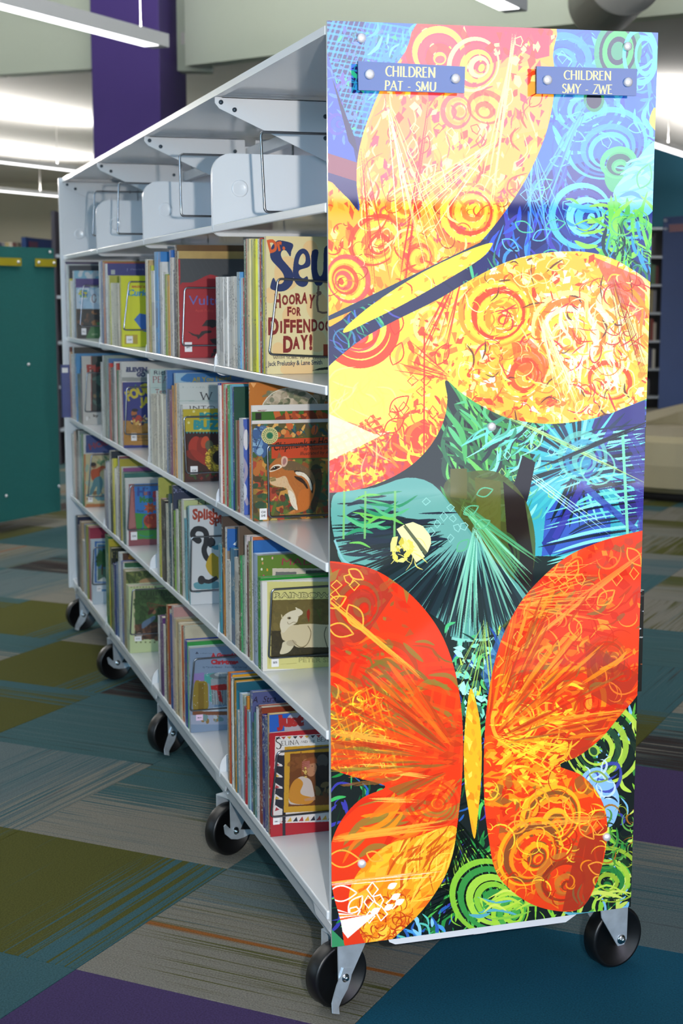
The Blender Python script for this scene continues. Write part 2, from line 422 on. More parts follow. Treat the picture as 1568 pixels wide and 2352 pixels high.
fixed = {(-1,0):'purple', (-1,-1):'slate', (0,-1):'olive', (0,0):'orange', (1,-1):'taupe', (1,-2):'blue', (0,-2):'mixed', (2,-1):'slate', (2,-2):'slate', (0,1):'deep', (1,1):'blue', (2,1):'purple',
         (3,1):'brown', (1,0):'slate', (2,0):'taupe', (3,-2):'brown', (3,-3):'olive', (4,-2):'taupe', (4,-3):'taupe', (5,-3):'mixed', (3,-1):'taupe', (0,2):'slate', (-1,1):'deep', (1,2):'slate', (4,2):'olive', (3,2):'taupe', (5,-4):'mixed',(2,-3):'olive',(4,-4):'olive',
         (3,0):'olive', (5,2):'slate'}
ang = math.radians(46.6); E1 = np.array([math.cos(ang), math.sin(ang)]); E2 = np.array([E1[1], -E1[0]]); N0 = np.array([-.434, .366]); TS = .617
rnd = random.Random(4); cells = []
for i in range(-6, 60):
    for j in range(-42, 42):
        cc = N0 + E1*TS*(i+.5) + E2*TS*(j+.5)
        if not (-8.5 < cc[0] < 25 and -6 < cc[1] < 33): continue
        v = np.array([cc[0], cc[1], 0]) - CAM; d = v @ DR
        vis = False
        if d > .3:
            px = 784 + F*(v@RT)/d; py = 1176 - F*(v@UP)/d; mrg = F*.5/d
            vis = -mrg < px < 1568+mrg and py < 2352+mrg
        keys = ['slate','olive','taupe','orange','blue','brown','mixed','taupe','mixed','slate']
        k = fixed.get((i, j)) or rnd.choice(keys); turn = (i + j) % 2
        cells.append((not vis, d if vis else 99+abs(d), i, j, cc, k, turn))
cells.sort(key=lambda t: (t[0], t[1]))
tile_mesh = {}
h_ = TS/2 - .0006
for k, mt in CP.items():
    q = MB(); P = []
    for s_, z in ((1, -.006), (1, -.0008), (.996, 0.0)):
        P.append([(x*h_*s_, y*h_*s_, z) for x, y in ((-1,-1),(1,-1),(1,1),(-1,1))])
    q.face(P[2])
    for l in (0, 1):
        for e in range(4): f_ = (e+1) % 4; q.face([P[l][e], P[l][f_], P[l+1][f_], P[l+1][e]])
    o = q.build('carpet_tile', mt); tile_mesh[k] = o.data; bpy.data.objects.remove(o)
far_parts = {}
for n, (nv, d, i, j, cc, k, turn) in enumerate(cells):
    rz = ang + (PI/2 if turn else 0)
    if (i, j) in ((0,-1),(1,-2),(0,-2)): rz = ang
    if (i, j) in ((0,0),(1,-1),(1,1),(3,1),(2,-2),(1,0)): rz = ang + PI/2
    if n < 290:
        o = bpy.data.objects.new('carpet_tile', tile_mesh[k]); C.objects.link(o); o.parent = floor_obj
        o.location = (cc[0], cc[1], 0); o.rotation_euler = (0, 0, rz)
    elif not nv or d < 110:
        far_parts.setdefault(k, []).append((cc, rz))
q = MB(); mats = list(CP.values()); ki = {k: n for n, k in enumerate(CP)}
for k, L_ in far_parts.items():
    for cc, rz in L_:
        ca, sa = math.cos(rz), math.sin(rz)
        q.face([(cc[0]+x*h_*ca-y*h_*sa, cc[1]+x*h_*sa+y*h_*ca, 0) for x, y in ((-1,-1),(1,-1),(1,1),(-1,1))], ki[k])
o = q.build('carpet_tiles', mats, floor_obj); o['kind'] = 'stuff'

# shell: enclosing walls with window openings
def wall_x(name, y, x0, x1, z1, holes, t, mt):
    """wall along x at depth y with rectangular holes (xa, xb, za, zb)"""
    q = MB(); xs = sorted({x0, x1, *[h[0] for h in holes], *[h[1] for h in holes]})
    for a, b in zip(xs, xs[1:]):
        hs = [h for h in holes if h[0] <= a and h[1] >= b]
        if not hs: q.box((a, y, 0), (b, y+t, z1))
        else:
            h = hs[0]
            if h[2] > 0: q.box((a, y, 0), (b, y+t, h[2]))
            q.box((a, y, h[3]), (b, y+t, z1))
    return struct(q.build(name, mt))
rh = [(1.7, 4.9, .12, 3.6), (-4.2, -1.0, .9, 3.5)]
wall_x('wall_rear', -6.2, -9.2, 26, 5.6, rh, .2, M_wall)
q = MB(); holes = [(-1.5, .9), (1.1, 3.2), (3.4, 5.5)]
q.box((-9.2, -6, 0), (-9, 34, .8)); q.box((-9.2, -6, 3.6), (-9, 34, 5.6)); q.box((-9.2, -6, .8), (-9, -1.5, 3.6)); q.box((-9.2, 5.5, .8), (-9, 34, 3.6))
q.box((-9.2, .9, .8), (-9, 1.1, 3.6)); q.box((-9.2, 3.2, .8), (-9, 3.4, 3.6)); struct(q.build('wall_left', M_wall))
q = MB(); q.box((25.8, -6, 0), (26, 34, 5.6)); struct(q.build('wall_right', M_wall))
def wframe(name, a, b, axis, pos):
    q = MB(); u0, u1, z0, z1 = a[0], b[0], a[1], b[1]; t = .05; n = max(1, round((u1-u0)/1.1))
    def bx(ua, ub, za, zb):
        if axis == 'y': q.box((ua, pos-.04, za), (ub, pos+.04, zb))
        else: q.box((pos-.04, ua, za), (pos+.04, ub, zb))
    bx(u0, u1, z0, z0+t); bx(u0, u1, z1-t, z1)
    for k in range(n+1): u = u0 + (u1-u0-t)*k/n; bx(u, u+t, z0+t, z1-t)
    struct(q.build(name, M_winframe))
wframe('window_1', (1.7, 1.98), (4.9, 3.6), 'y', -6.12); wframe('window_6', (1.7, .12), (4.9, 1.86), 'y', -6.12)
q = MB(); q.box((1.7, -6.17, 1.86), (4.9, -6.05, 1.98)); q.box((2.72, -6.17, .12), (3.27, -6.05, 1.86)); q.box((2.72, -6.17, 1.98), (3.27, -6.05, 3.6)); struct(q.build('trim_1', M_winframe)); wframe('window_2', (-4.2, .9), (-1.0, 3.5), 'y', -6.1)
for n, (a, b) in enumerate(holes): wframe('window_%d' % (n+3), (a, .8), (b, 3.6), 'x', -9.1)

# high ceiling in front, bulkhead, lower ceiling behind it
bulk_px = [(-900, 190), (0, 171), (208, 158)]
bulk_px2 = [(385, 148), (425, 151), (635, 126), (1240, 62), (1568, 30), (2300, -50)]
ZB = 3.30
A1_ = [onZ(x, y, ZB)[:2] for x, y in bulk_px]; A2_ = [onZ(x, y, ZB)[:2] for x, y in bulk_px2]
A2_[0] = A2_[1] + np.array([-.05, .35])
def ribbon(name, P, z0, z1, mt, t=.18):
    q = MB()
    for a, b in zip(P, P[1:]):
        d = (b - a) / np.hypot(*(b-a)); n = np.array([-d[1], d[0]]) * t
        if n[1] < 0: n = -n
        q.prism([(*a, z0), (*b, z0), (*(b+n), z0), (*(a+n), z0)], (0, 0, z1-z0))
    return struct(q.build(name, mt))
ribbon('wall_bulkhead', A1_ + [A2_[1] + np.array([.3, .25])], ZB, 5.5, M_bulk)
ribbon('wall_bulkhead_right', A2_[1:], ZB, 5.5, M_bulk)
q = MB(); q.box((-9, -6, 5.5), (26, 20, 5.6)); struct(q.build('ceiling_high', mat('high_ceiling', 'd8d8d4', .8)))
q = MB(); cp_ = [A1_[0], A1_[1], A1_[2] + np.array([.2, .3])] + [p + np.array([.06, .14]) for p in A2_[1:]] + [np.array([26, 2.0]), np.array([26, 34]), np.array([-9, 34]), np.array([-9, A1_[0][1]])]
cp_ = [np.array([p[0], p[1]+.12]) for p in cp_]
q.prism([(*p, 3.52) for p in cp_], (0, 0, .1)); struct(q.build('ceiling', M_ceil))
for a in (onD(1442, 50, 12.5), ):
    pass
# round metal column faces: purple
def colbox(name, pts, z0, z1, mt): 
    q = MB(); q.prism([(*p, z0) for p in pts], (0, 0, z1-z0)); return struct(q.build(name, mt, bevel=.01))
DC = 12.9
a = onD(213, 300, DC)[:2]; b = onD(369, 300, DC-.25)[:2]; c_ = onD(430, 300, DC+.75)[:2]
colbox('column', [a, b, c_, a + (c_-b)], 0, 5.5, M_purple)
# far walls
def wallq(name, P0, P1, z1, mt, t=.15):
    P0 = np.array(P0); P1 = np.array(P1); d = (P1-P0)/np.hypot(*(P1-P0)); n = np.array([-d[1], d[0]])*t
    q = MB(); q.prism([(*P0, 0), (*P1, 0), (*(P1+n), 0), (*(P0+n), 0)], (0, 0, z1)); return struct(q.build(name, mt))
DF = 29.5
wallq('wall_back', onD(-900, 681, DF)[:2], onD(1100, 681, DF)[:2], 3.55, M_wall)
wallq('wall_back_teal', onD(1000, 681, 23.6)[:2], onD(2200, 681, 22)[:2], 3.55, M_teal_wall)

# linear pendants: white housing, glowing underside (and an up-light slot that washes the ceiling)
M_house = mat('pendant_housing', 'c4c6c8', .5); M_glow = mat('pendant_diffuser', 'ffffff', .5, emit=(1, .98, 1.0), es=3.2)
M_up = mat('pendant_uplight', 'ffffff', .5, emit=(1, .97, .95), es=4)
M_cable = mat('steel_cable', '9a9a96', .4, metal=.8)
E45 = np.array([math.cos(math.radians(46.2)), math.sin(math.radians(46.2))])
def pendant(label, end_px, z, length, D=None, side=-1, wdt=.10, hgt=.06, cables=(), up=True, uph=.016, upw=26, down=0):
    e = onZ(*end_px, z); p0 = np.array([e[0], e[1]]); p1 = p0 + E45*side*length
    lo, hi = (p1, p0) if side < 0 else (p0, p1)
    n = np.array([-E45[1], E45[0]])
    t = empty('pendant_light', (float((lo[0]+hi[0])/2), float((lo[1]+hi[1])/2), z), label, 'light', 'linear pendant lights')
    def bar(w0, z0, z1, inset, mt, nm):
        q = MB(); a = lo + E45*inset; b = hi - E45*inset
        q.prism([(*(a-n*w0), z0), (*(b-n*w0), z0), (*(b+n*w0), z0), (*(a+n*w0), z0)], (0, 0, z1-z0)); return q.build(nm, mt, t)
    bar(wdt/2, z+.004, z+hgt, 0, M_house, 'housing'); bar(wdt/2-.008, z, z+.004, .11, M_glow, 'diffuser')
    if up: bar(uph, z+hgt, z+hgt+.003, .05, M_up, 'uplight')
    if up:
        mid = (lo+hi)/2; al = area('pendant_uplight_lamp', (float(mid[0]), float(mid[1]), z+hgt+.012), (float(mid[0]), float(mid[1]), z+9), .05, length*.96, upw*length, (1, .97, .95))
        al.rotation_euler = (PI, 0, math.radians(46.2) - PI/2)
    if down:
        dl = area('pendant_downlight_lamp', (float(mid[0]), float(mid[1]), z-.012), (float(mid[0]), float(mid[1]), z-9), .08, length*.96, down*length, (1, .96, .9)); dl.rotation_euler = (0, 0, math.radians(46.2) - PI/2)
    for s_ in cables or (.12, .5, .88):
        c = lo + (hi-lo)*s_; q = MB(); top = 5.5 if c[1] < 11.5 else 3.52
        q.tube([(*c, z+hgt), (*c, top)], .0025, 6); q.build('cable', M_cable, t)
pendant('long white linear pendant at upper left, crossing in front of the purple column', (370, 112), 2.9, 7.5, wdt=.12, hgt=.085, cables=(.1, .5, .97), upw=60)
pendant('distant linear pendant reaching the book cart beside the purple column', (250, 403), 2.9, 9, wdt=.14, hgt=.06, up=True, down=30)
pendant('lowest and farthest linear pendant, just above the beige back wall', (210, 459), 2.9, 12, wdt=.14, hgt=.06, cables=(.1, .5, .89, .98), down=130)
pendant('short end of a linear pendant above the top right of the art panel', (1185, 30), 2.9, 4, wdt=.13, hgt=.07, cables=(.6,), upw=60)
pendant('linear pendant beyond the right edge of the art panel, before the teal wall', (1470, 323), 2.9, 9, side=1, wdt=.15, hgt=.05)
# round duct high at the right
cdu = onD(1438, -58, 9.6); q = MB(); t_ = (RT*1.0); 
q.lathe([(0, -.9), (.235, -.9), (.235, .0), (.245, 0), (.245, .04), (.235, .04), (.235, .9), (0, .9)], cdu, (DR[0], DR[1], 0), 40)
o = q.build('air_duct', mat('grey_duct', '8e8c86', .5)); tag(o, 'round grey air duct hanging above the right end of the art panel', 'duct')
q = MB(); q.box((cdu[0]-.01, cdu[1]-.01, cdu[2]+.2), (cdu[0]+.01, cdu[1]+.01, 5.5)); q.build('hanger_rod', M_cable, o)
# ------------------------------------------------------------------ the book cart
W = .632; BAY = .914; Y0 = .02; NB = 4
ZS = [1.5306, 1.2047, .8788, .5598, .2061]; ZCAP = 1.8349; CL = NB*BAY + Y0
M_white = mat('white_enamel', 'd3d6da', .22, coat=.25, bump=.03, bscale=700, spec=.5)
M_zinc = mat('zinc_plate', 'd0dae2', .34, metal=.6, var=.15, vscale=30)
M_chrome = mat('chrome', 'c9ccd0', .12, metal=1.0)
M_wire = mat('steel_wire', '8a8e94', .25, metal=1.0)
M_rubber = mat('black_wheel', '0d0d0e', .38, bump=.05, bscale=300)
M_hub = mat('wheel_disc', '121214', .5)
M_screw = mat('brushed_screw', 'e8e6ea', .38, metal=.45, bump=.2, bscale=900)
M_hole = mat('dark_bolt', '3a4650', .4, metal=.6)
cart = empty('book_cart', (W/2, CL/2, 0), 'long white double-sided metal book cart on black casters, butterfly art on its end', 'bookcase')

yb = [Y0 + BAY*k for k in range(NB+1)]
# shelves, each side of each bay
for side in (0, 1):
    for k in range(NB):
        for lv, z in enumerate(ZS):
            q = MB(); xa, xb = (0, .30) if side == 0 else (W-.30, W)
            q.box((xa, yb[k]+.002, z-.018), (xb - (.012 if side else 0), yb[k+1]-.002, z))
            s = q.build('shelf', M_white, cart, bevel=.0025)
            # curved end brackets on both ends of the shelf
            hgt = .165 if lv == 0 else .05
            ends = [yb[k+1]-.0065] + ([yb[k]+.003] if k == 0 or lv == 0 else [])
            for ye in ends:
                r1, r2 = .045, .022; pts = []
                x0, x1, z0, z1 = .0, .298, z-.026, z+hgt
                for (cx, cz, rr, a0) in ((x0+r1, z1-r1, r1, PI/2), (x0+r2, z0+r2, r2, PI)):
                    for e in range(7): a = a0 + PI/2*e/6; pts.append((cx+rr*math.cos(a), cz+rr*math.sin(a)))
                pts += [(x1, z0), (x1, z1)]
                if ye < .1: pts = [(x+.009 if x < .2 else x, zz) for x, zz in pts]
                if side: pts = [(W-x, zz) for x, zz in pts]
                q = MB(); q.prism([(x-(.001 if not side else -.001), ye, zz) for x, zz in pts], (0, .0035, 0)); br = q.build('end_bracket', M_white, s)
                if lv == 0 and side == 0:
                    q = MB(); q.lathe([(.020, 0), (.020, -.0015), (.017, -.0025), (.013, -.0012), (0, -.001)], (.065, ye, z+.085), (0, 1, 0), 24); q.build('embossed_ring', M_white, s)
# centre posts and rails
for k in range(NB+1):
    y = min(max(yb[k], Y0+.02), CL-.02)
    q = MB(); q.box((.302, y-.018, .12), (W-.302, y+.018, 1.80)); p = q.build('upright_post', M_white, cart)
    q = MB()
    for n in range(22):
        z = 1.12+n*.03
        for xs in (.3005, ): q.box((xs, y-.011, z), (xs+.002, y-.007, z+.016)); q.box((xs, y+.007, z), (xs+.002, y+.011, z+.016))
    q.build('slots', M_hole, p)
for k in range(NB):
    for z in (1.765, .16):
        q = MB(); q.box((.304, yb[k]+.02 if k else .04, z), (W-.304, yb[k+1]-.02, z+.03)); q.build('centre_rail', M_white, cart)
# canopy: top sheets with folded lips, tapered gussets under them
for k in range(NB):
    q = MB(); q.box((0, yb[k]+.0006, ZCAP-.003), (W, yb[k+1]-.0006, ZCAP))
    for xa in (0, W-.0035): q.box((xa, yb[k]+.0006, ZCAP-.015), (xa+.0035, yb[k+1]-.0006, ZCAP-.003))
    q.box((.0035, yb[k]+.003, ZCAP-.013), (.022, yb[k+1]-.003, ZCAP-.011)); q.box((W-.022, yb[k]+.003, ZCAP-.013), (W-.0035, yb[k+1]-.003, ZCAP-.011))
    s = q.build('canopy', M_white, cart)
for k in range(1, NB+1):
    for side in (0, 1):
        f = (lambda x: x) if side == 0 else (lambda x: W-x)
        y = yb[k]-.0245 if k < NB else CL-.030
        q = MB(); q.prism([(f(.004), y, ZCAP-.014), (f(.004), y, ZCAP-.028), (f(.014), y, ZCAP-.040), (f(.300), y, ZCAP-.165), (f(.300), y, ZCAP-.014)], (0, .003, 0))
        gs = q.build('canopy_gusset', M_white, cart)
        q = MB(); q.box((f(.02) if not side else f(.300), y, ZCAP-.016), (f(.300) if not side else f(.02), y+.02, ZCAP-.0135)); q.build('flange', M_white, gs)
        for (bx, bz) in ((.018, .026), (.05, .042), (.27, .05), (.27, .10)):
            q = MB(); q.lathe([(.0055, 0), (.0055, -.002), (.003, -.004), (0, -.004)], (f(bx), y, ZCAP-bz), (0, 1, 0), 10); q.build('bolt', M_hole, gs)
# end panels
q = MB(); q.box((-.013, CL, .165), (W+.013, CL+.018, ZCAP+.002)); q.build('end_panel', M_white, cart, bevel=.003)
q = MB(); q.box((.004, .0125, .165), (W-.004, .0185, ZCAP-.003)); q.build('end_panel', M_white, cart)
# skirt flange below the art panel
P = [onY(x, y, .012) for x, y in ((880, 2120), (893, 2163), (907, 2168.5), (1298, 2117.5), (1322, 2100), (1322, 2080))]
q = MB(); q.prism([(p[0], .0118, p[2]) for p in P], (0, -.0015, 0)); q.build('skirt_flange', M_white, cart)
q = MB(); q.box((.01, .02, .150), (.30, CL, .186)); q.box((W-.30, .06, .150), (W-.05, CL, .186)); q.build('base_frame', mat('base_grey', '9ba1a6', .5), cart)

# casters: fork, disc wheel, axle bolt, brake pedal
def caster(contact, deg, pedal, sw=1):
    cx, cy = contact; n = np.array([math.cos(math.radians(deg)), math.sin(math.radians(deg))]); t = np.array([-n[1], n[0]])
    R_ = .0640; wd = .018; ax = Vector((n[0], n[1], 0)); c = Vector((cx, cy, R_))
    def loc(u, v, h):
        u = u*sw; return Vector((cx + t[0]*u + n[0]*v, cy + t[1]*u + n[1]*v, h))   # u along the wheel, v along the axle
    q = MB(); q.lathe([(0, .19*wd), (.010, .2*wd), (.014, .55*wd), (.052, .45*wd), (.056, .98*wd), (R_-.003, wd), (R_, .75*wd), (R_, -.75*wd), (R_-.003, -wd), (.056, -.98*wd), (.052, -.45*wd), (.014, -.55*wd), (0, -.5*wd)], c, ax, 48)
    # the fork is the caster's own body
    f = MB()
    uo = .030
    for s_ in (1, -1):
        v = .024*s_; th = .0026*s_
        O = [(uo-.046, .1465), (uo+.026, .1465), (uo+.022, .120), (.014, R_-.004), (.008, R_-.013), (-.008, R_-.013), (-.015, R_-.002), (uo-.046, .118)]
        f.prism([loc(u, v, h) for u, h in O], Vector((n[0]*th, n[1]*th, 0)))
    f.prism([loc(uo-.046, -.0266, .1465), loc(uo+.026, -.0266, .1465), loc(uo+.026, .0266, .1465), loc(uo-.046, .0266, .1465)], (0, 0, .003))
    f.lathe([(0, 0), (.024, 0), (.024, .008), (.018, .014), (0, .014)], loc(uo, 0, .1485), (0, 0, 1), 24)
    tc_ = loc(uo, 0, 0)
    f.box((tc_.x-.035, tc_.y-.045, .1475+.0145), (tc_.x+.035, tc_.y+.045, .166))
    fk = f.build('caster', M_zinc, cart); q.build('wheel', M_rubber, fk)
    b = MB(); b.lathe([(.0105, .024), (.0105, .0275), (.008, .030), (.0055, .030), (.0055, .034), (.003, .036), (0, .036)], c, ax, 20); b.lathe([(.006, -.022), (.006, -.030), (0, -.030)], c, ax, 12)
    b.build('axle_bolt', M_chrome, fk)
    if pedal:
        p = MB(); pts = pedal; N = len(pts); v0 = .0270
        L_ = []; 
        for i, (u, h, hw, dv) in enumerate(pts):
            a = np.array(pts[min(i+1, N-1)][:2]) - np.array(pts[max(i-1, 0)][:2]); a /= np.hypot(*a); m_ = np.array([-a[1], a[0]])*hw
            L_.append((loc(u+m_[0], v0+dv, R_+h+m_[1]), loc(u-m_[0], v0+dv, R_+h-m_[1]), loc(u-m_[0], v0+dv+.0025, R_+h-m_[1]), loc(u+m_[0], v0+dv+.0025, R_+h+m_[1])))
        for A, B in zip(L_, L_[1:]):
            for e in range(4): g_ = (e+1) % 4; p.face([A[g_], A[e], B[e], B[g_]], smooth=False)
        p.face(L_[0]); p.face(L_[-1][::-1]); p.build('brake_pedal', M_zinc, fk)
ped_dn = [(.006, .018, .012, 0), (.0, 0, .014, 0), (-.008, -.016, .015, 0), (-.020, -.032, .012, .002), (-.031, -.043, .010, .008), (-.036, -.056, .009, .016)]
ped_cr = [(-.040, .026, .003, .004), (-.030, .008, .009, .001), (-.012, -.006, .011, 0), (.006, -.010, .012, 0), (.024, -.012, .010, 0), (.040, -.010, .006, .006), (.050, -.016, .002, .012)]
def cpx(px, py): p = onZ(px, py, 0); return (float(p[0]), float(p[1]))
def cast_px(px, py, deg, pedal, Y, sw=1):
    # contact point found by its column in the picture at the bay's depth
    v = ray(px, py); x = CAM[0] + v[0]/v[1]*(Y - CAM[1]); caster((float(x), Y), deg, pedal, sw)
cast_px(772, 2320, 291, ped_dn, .055); cast_px(525, 1943, 298, ped_cr, yb[1]-.02); cast_px(385, 1728, 296, ped_dn, yb[2]-.05)
cast_px(264, 1555, 285, ped_cr, yb[3]-.02); cast_px(188, 1434, 280, ped_dn, yb[4]-.06)
cast_px(1404, 2238, 283, None, .055, -1)
for y in (yb[1], yb[2], yb[3], yb[4]-.06): caster((W-.075, y), 300, None)
for k, y in enumerate((.06, yb[1], yb[2], yb[3], CL-.05)):
    for f in ((lambda x: x), (lambda x: W-x))[:1 if k == 0 else 2]:
        q = MB(); q.prism([(f(.002), y-.06, .187), (f(.002), y+.06, .187), (f(.002), y+.045, .168), (f(.002), y-.045, .168)], (f(.006)-f(.002), 0, 0)); q.build('caster_mount', M_white, cart)

# wire book supports hanging in the bays
def wire(label, tl, bl, Y, xr=.285, dy=0.0, r=.0026, slope=0.0, hook=None, tail=None):
    a = onY(*tl, Y); b = onY(*bl, Y); rr = .009
    def corner(p, q_, s, n=4):
        p, q_, s = map(np.array, (p, q_, s)); u = (p-q_)/np.linalg.norm(p-q_); v = (s-q_)/np.linalg.norm(s-q_)
        A = q_+u*rr; B = q_+v*rr; return [tuple((1-t)**2*A + 2*t*(1-t)*q_ + t*t*B) for t in np.linspace(0, 1, n+1)]
    top = hook or 1.6
    E_ = [(xr, Y+dy, top), (xr, Y+dy, a[2]+slope), (a[0], Y, a[2]), (b[0], Y, b[2]), (tail if tail else xr, Y+dy*.5, b[2]+slope)]
    pts = [E_[0]] + corner(E_[0], E_[1], E_[2]) + corner(E_[1], E_[2], E_[3]) + corner(E_[2], E_[3], E_[4]) + [E_[4]]
    q = MB(); q.tube(pts, r, 8); o = q.build('wire_book_support', M_wire); tag(o, label, 'bookend', 'wire book supports'); return o
# the two upper tiers of supports without books stand in the empty top shelf
tops = [('in the top tier of the bay beside the art panel', (598, 303), (608, 487), .50), ('in the empty top tier of the second bay', (412, 354), (416, 496), 1.25),
        ('in the empty top tier of the third bay', (272, 420), (270, 537), 2.20), ('in the empty top tier of the farthest bay', (217, 439), (213, 541), 2.85)]
for lab, tl, bl, Y in tops:
    wire('chrome wire book support ' + lab, tl, bl, Y, hook=ZCAP-.02, r=.0029, tail=.12)
# ------------------------------------------------------------------ sheets below: art panel is built in its own section
PQ = [(751, 47), (1511, 75), (1448, 2083), (762, 2176)]
PW, PH = 1140, 3150
PHm = solve_h(PQ, [(0, 0), (PW, 0), (PW, PH), (0, PH)])
# ------------------------------------------------------------------ the art panel on the end of the cart (print painted below in photo-free drawing code)
M_pedge = mat('panel_edge', 'c4c8c4', .2, coat=.3)
art = Canvas(PW, PH, PHm, '2a4a7c')
def RN(seed): return random.Random(seed)
def ring(c, x, y, r, co, a=1.0, w=.14, sx=1.0, rot=0.0, off=(0, 0)):
    """one brush ring, thicker on one side"""
    o = ell(x, y, r*sx, r, rot, 40); i = ell(x+off[0], y+off[1], r*sx*(1-w), r*(1-w), rot, 40); c.poly([o, i], co, a, multi=True)
def swirl(c, x, y, r, cols, n=5, a=1.0, rot=0.0, sx=.85, seed=0, drift=.35, gap=.5):
    """nested crescents sharing a side, like dragged brush rings"""
    q = RN(seed); dx, dy = math.cos(rot), math.sin(rot); rr = r
    for k in range(n):
        w = (r/n)*q.uniform(.55, .85)*gap*2; cx = x + dx*(r-rr)*drift; cy = y + dy*(r-rr)*drift
        co = cols[k % len(cols)]
        o = ell(cx, cy, rr*sx, rr, rot, 36); i = ell(cx+dx*w*.45, cy+dy*w*.45, (rr-w)*sx, rr-w, rot, 36)
        c.poly([o, i], co, a, multi=True); rr -= r/n
    c.poly(ell(x+dx*r*drift*.9, y+dy*r*drift*.9, r/n*.6*sx, r/n*.75, rot, 16), cols[-1], a)
def leaf(c, x, y, L, ang, co, w=3.0, fat=.32, fill=False, a=1.0):
    t = np.linspace(0, 1, 12); up = np.c_[t*L, fat*L*np.sin(PI*t)**.9*(1-.35*t)]; dn = np.c_[t[::-1]*L, -fat*L*np.sin(PI*t[::-1])**.9*(1-.35*t[::-1])]
    P = np.concatenate([up, dn]); ca, sa = math.cos(ang), math.sin(ang); P = np.c_[x+P[:,0]*ca-P[:,1]*sa, y+P[:,0]*sa+P[:,1]*ca]
    if fill: c.poly(P, co, a)
    else: c.line(P[:-1], w, co, a, closed=True)
def gem(c, x, y, s, co, w=2.4, fill=False, seed=0, a=1.0):
    q = RN(seed); n = q.choice((4, 4, 5)); P = [(x+s*q.uniform(.75,1.15)*math.cos(q.uniform(-.2,.2)+2*PI*k/n), y+s*q.uniform(.8,1.3)*math.sin(q.uniform(-.2,.2)+2*PI*k/n)) for k in range(n)]
    if fill: c.poly(P, co, a)
    else: c.line(P, w, co, a, closed=True)
def blades(c, seed, n, box, cols, L=(20, 70), W=(3, 11), ang=(0, PI), curve=.3, a=1.0):
    q = RN(seed)
    for _ in range(n):
        x = q.uniform(box[0], box[2]); y = q.uniform(box[1], box[3]); l = q.uniform(*L); an = q.uniform(*ang); cv = q.uniform(-curve, curve)*l
        m_ = (x+l/2*math.cos(an)-cv*math.sin(an), y+l/2*math.sin(an)+cv*math.cos(an))
        P = spline([(x, y), m_, (x+l*math.cos(an), y+l*math.sin(an))], 5, False); c.line(P, q.uniform(*W), q.choice(cols), a, taper=True)
def shards(c, seed, n, box, cols, s=(5, 18), a=1.0, el=2.2, ang=None):
    q = RN(seed)
    for _ in range(n):
        x = q.uniform(box[0], box[2]); y = q.uniform(box[1], box[3]); r = q.uniform(*s); an = q.uniform(0, PI) if ang is None else q.gauss(ang, .35); k = q.choice((3, 4, 4, 5))
        P = [(r*el*q.uniform(.5,1)*math.cos(2*PI*i/k), r*q.uniform(.5,1)*math.sin(2*PI*i/k)) for i in range(k)]
        ca, sa = math.cos(an), math.sin(an); c.poly([(x+p*ca-t*sa, y+p*sa+t*ca) for p, t in P], q.choice(cols), a)
def hair(c, seed, n, p0, ang, spread, L, co, w=1.6, a=.8):
    q = RN(seed)
    for _ in range(n):
        an = ang + q.uniform(-spread, spread); l = L*q.uniform(.6, 1); x = p0[0]+q.uniform(-6,6); y = p0[1]+q.uniform(-6,6)
        c.line([(x, y), (x+l*math.cos(an), y+l*math.sin(an))], w*q.uniform(.7,1.5), co if isinstance(co, str) else q.choice(co), a, taper=True)
def curls(c, seed, n, box, cols, r=(8, 30), w=(1.5, 4), a=.9):
    q = RN(seed)
    for _ in range(n):
        x = q.uniform(box[0], box[2]); y = q.uniform(box[1], box[3]); rr = q.uniform(*r); a0 = q.uniform(0, 6.3); P = ell(x, y, rr, rr*q.uniform(.5,1), q.uniform(0,3), 12, a0, a0+q.uniform(1.5, 4.5)); c.line(P, q.uniform(*w), q.choice(cols), a, taper=True)
def lattice(c, x0, y0, x1, y1, step, ang, co, w, a=1.0, seed=0):
    q = RN(seed); cx, cy = (x0+x1)/2, (y0+y1)/2; R_ = math.hypot(x1-x0, y1-y0)/2
    for an in (ang, ang+1.4):
        d = -R_
        while d < R_:
            px, py = cx - math.sin(an)*d, cy + math.cos(an)*d; ws = q.uniform(.6,1.4)*w
            c.line([(px-math.cos(an)*R_, py-math.sin(an)*R_), (px+math.cos(an)*R_, py+math.sin(an)*R_)], ws, co, a); d += step*q.uniform(.7,1.3)
A = art
# ---- ground colours
A.poly([(740,40),(1520,40),(1520,900),(740,900)], '24408c'); A.poly([(740,640),(900,560),(1150,560),(1100,700),(760,860),(740,880)], '201f4a')
A.poly([(740,860),(1520,900),(1520,2200),(740,2200)], '1a2222')
# top left: blue with woven strokes
def clipto(P, spl=True, n=6): A.clip = A.full(spline(P, n) if spl else P)
clipto([(745,40),(1000,50),(930,130),(850,260),(818,430),(822,500),(745,450)], False)
A.poly([(745,40),(850,40),(900,140),(830,330),(820,500),(745,450)], '1c1c58'); A.poly([(840,40),(1000,50),(905,190),(830,300)], '2460b4')
lattice(A, 770, 60, 900, 300, 13, 1.9, '2c9ab4', 4.5, .8, 1); shards(A, 4, 150, (762,60,930,300), ['2ea87c','2c86c8','4a5ad0','1a6a70','5078d8'], (3,8)); blades(A, 5, 50, (850,50,980,200), ['4aa4e0','3488d0','66b8ec'], (20,60), (3,9), (1.7,2.3))
A.poly([(745,100),(768,180),(800,290),(826,420),(800,430),(745,370)], '2c4ca0'); blades(A, 6, 18, (750,130,790,330), ['5a50d8','4a7ae0'], (14,36), (3,9)); swirl(A, 772, 290, 26, ['4c48c8','3454b0'], 3, .9)
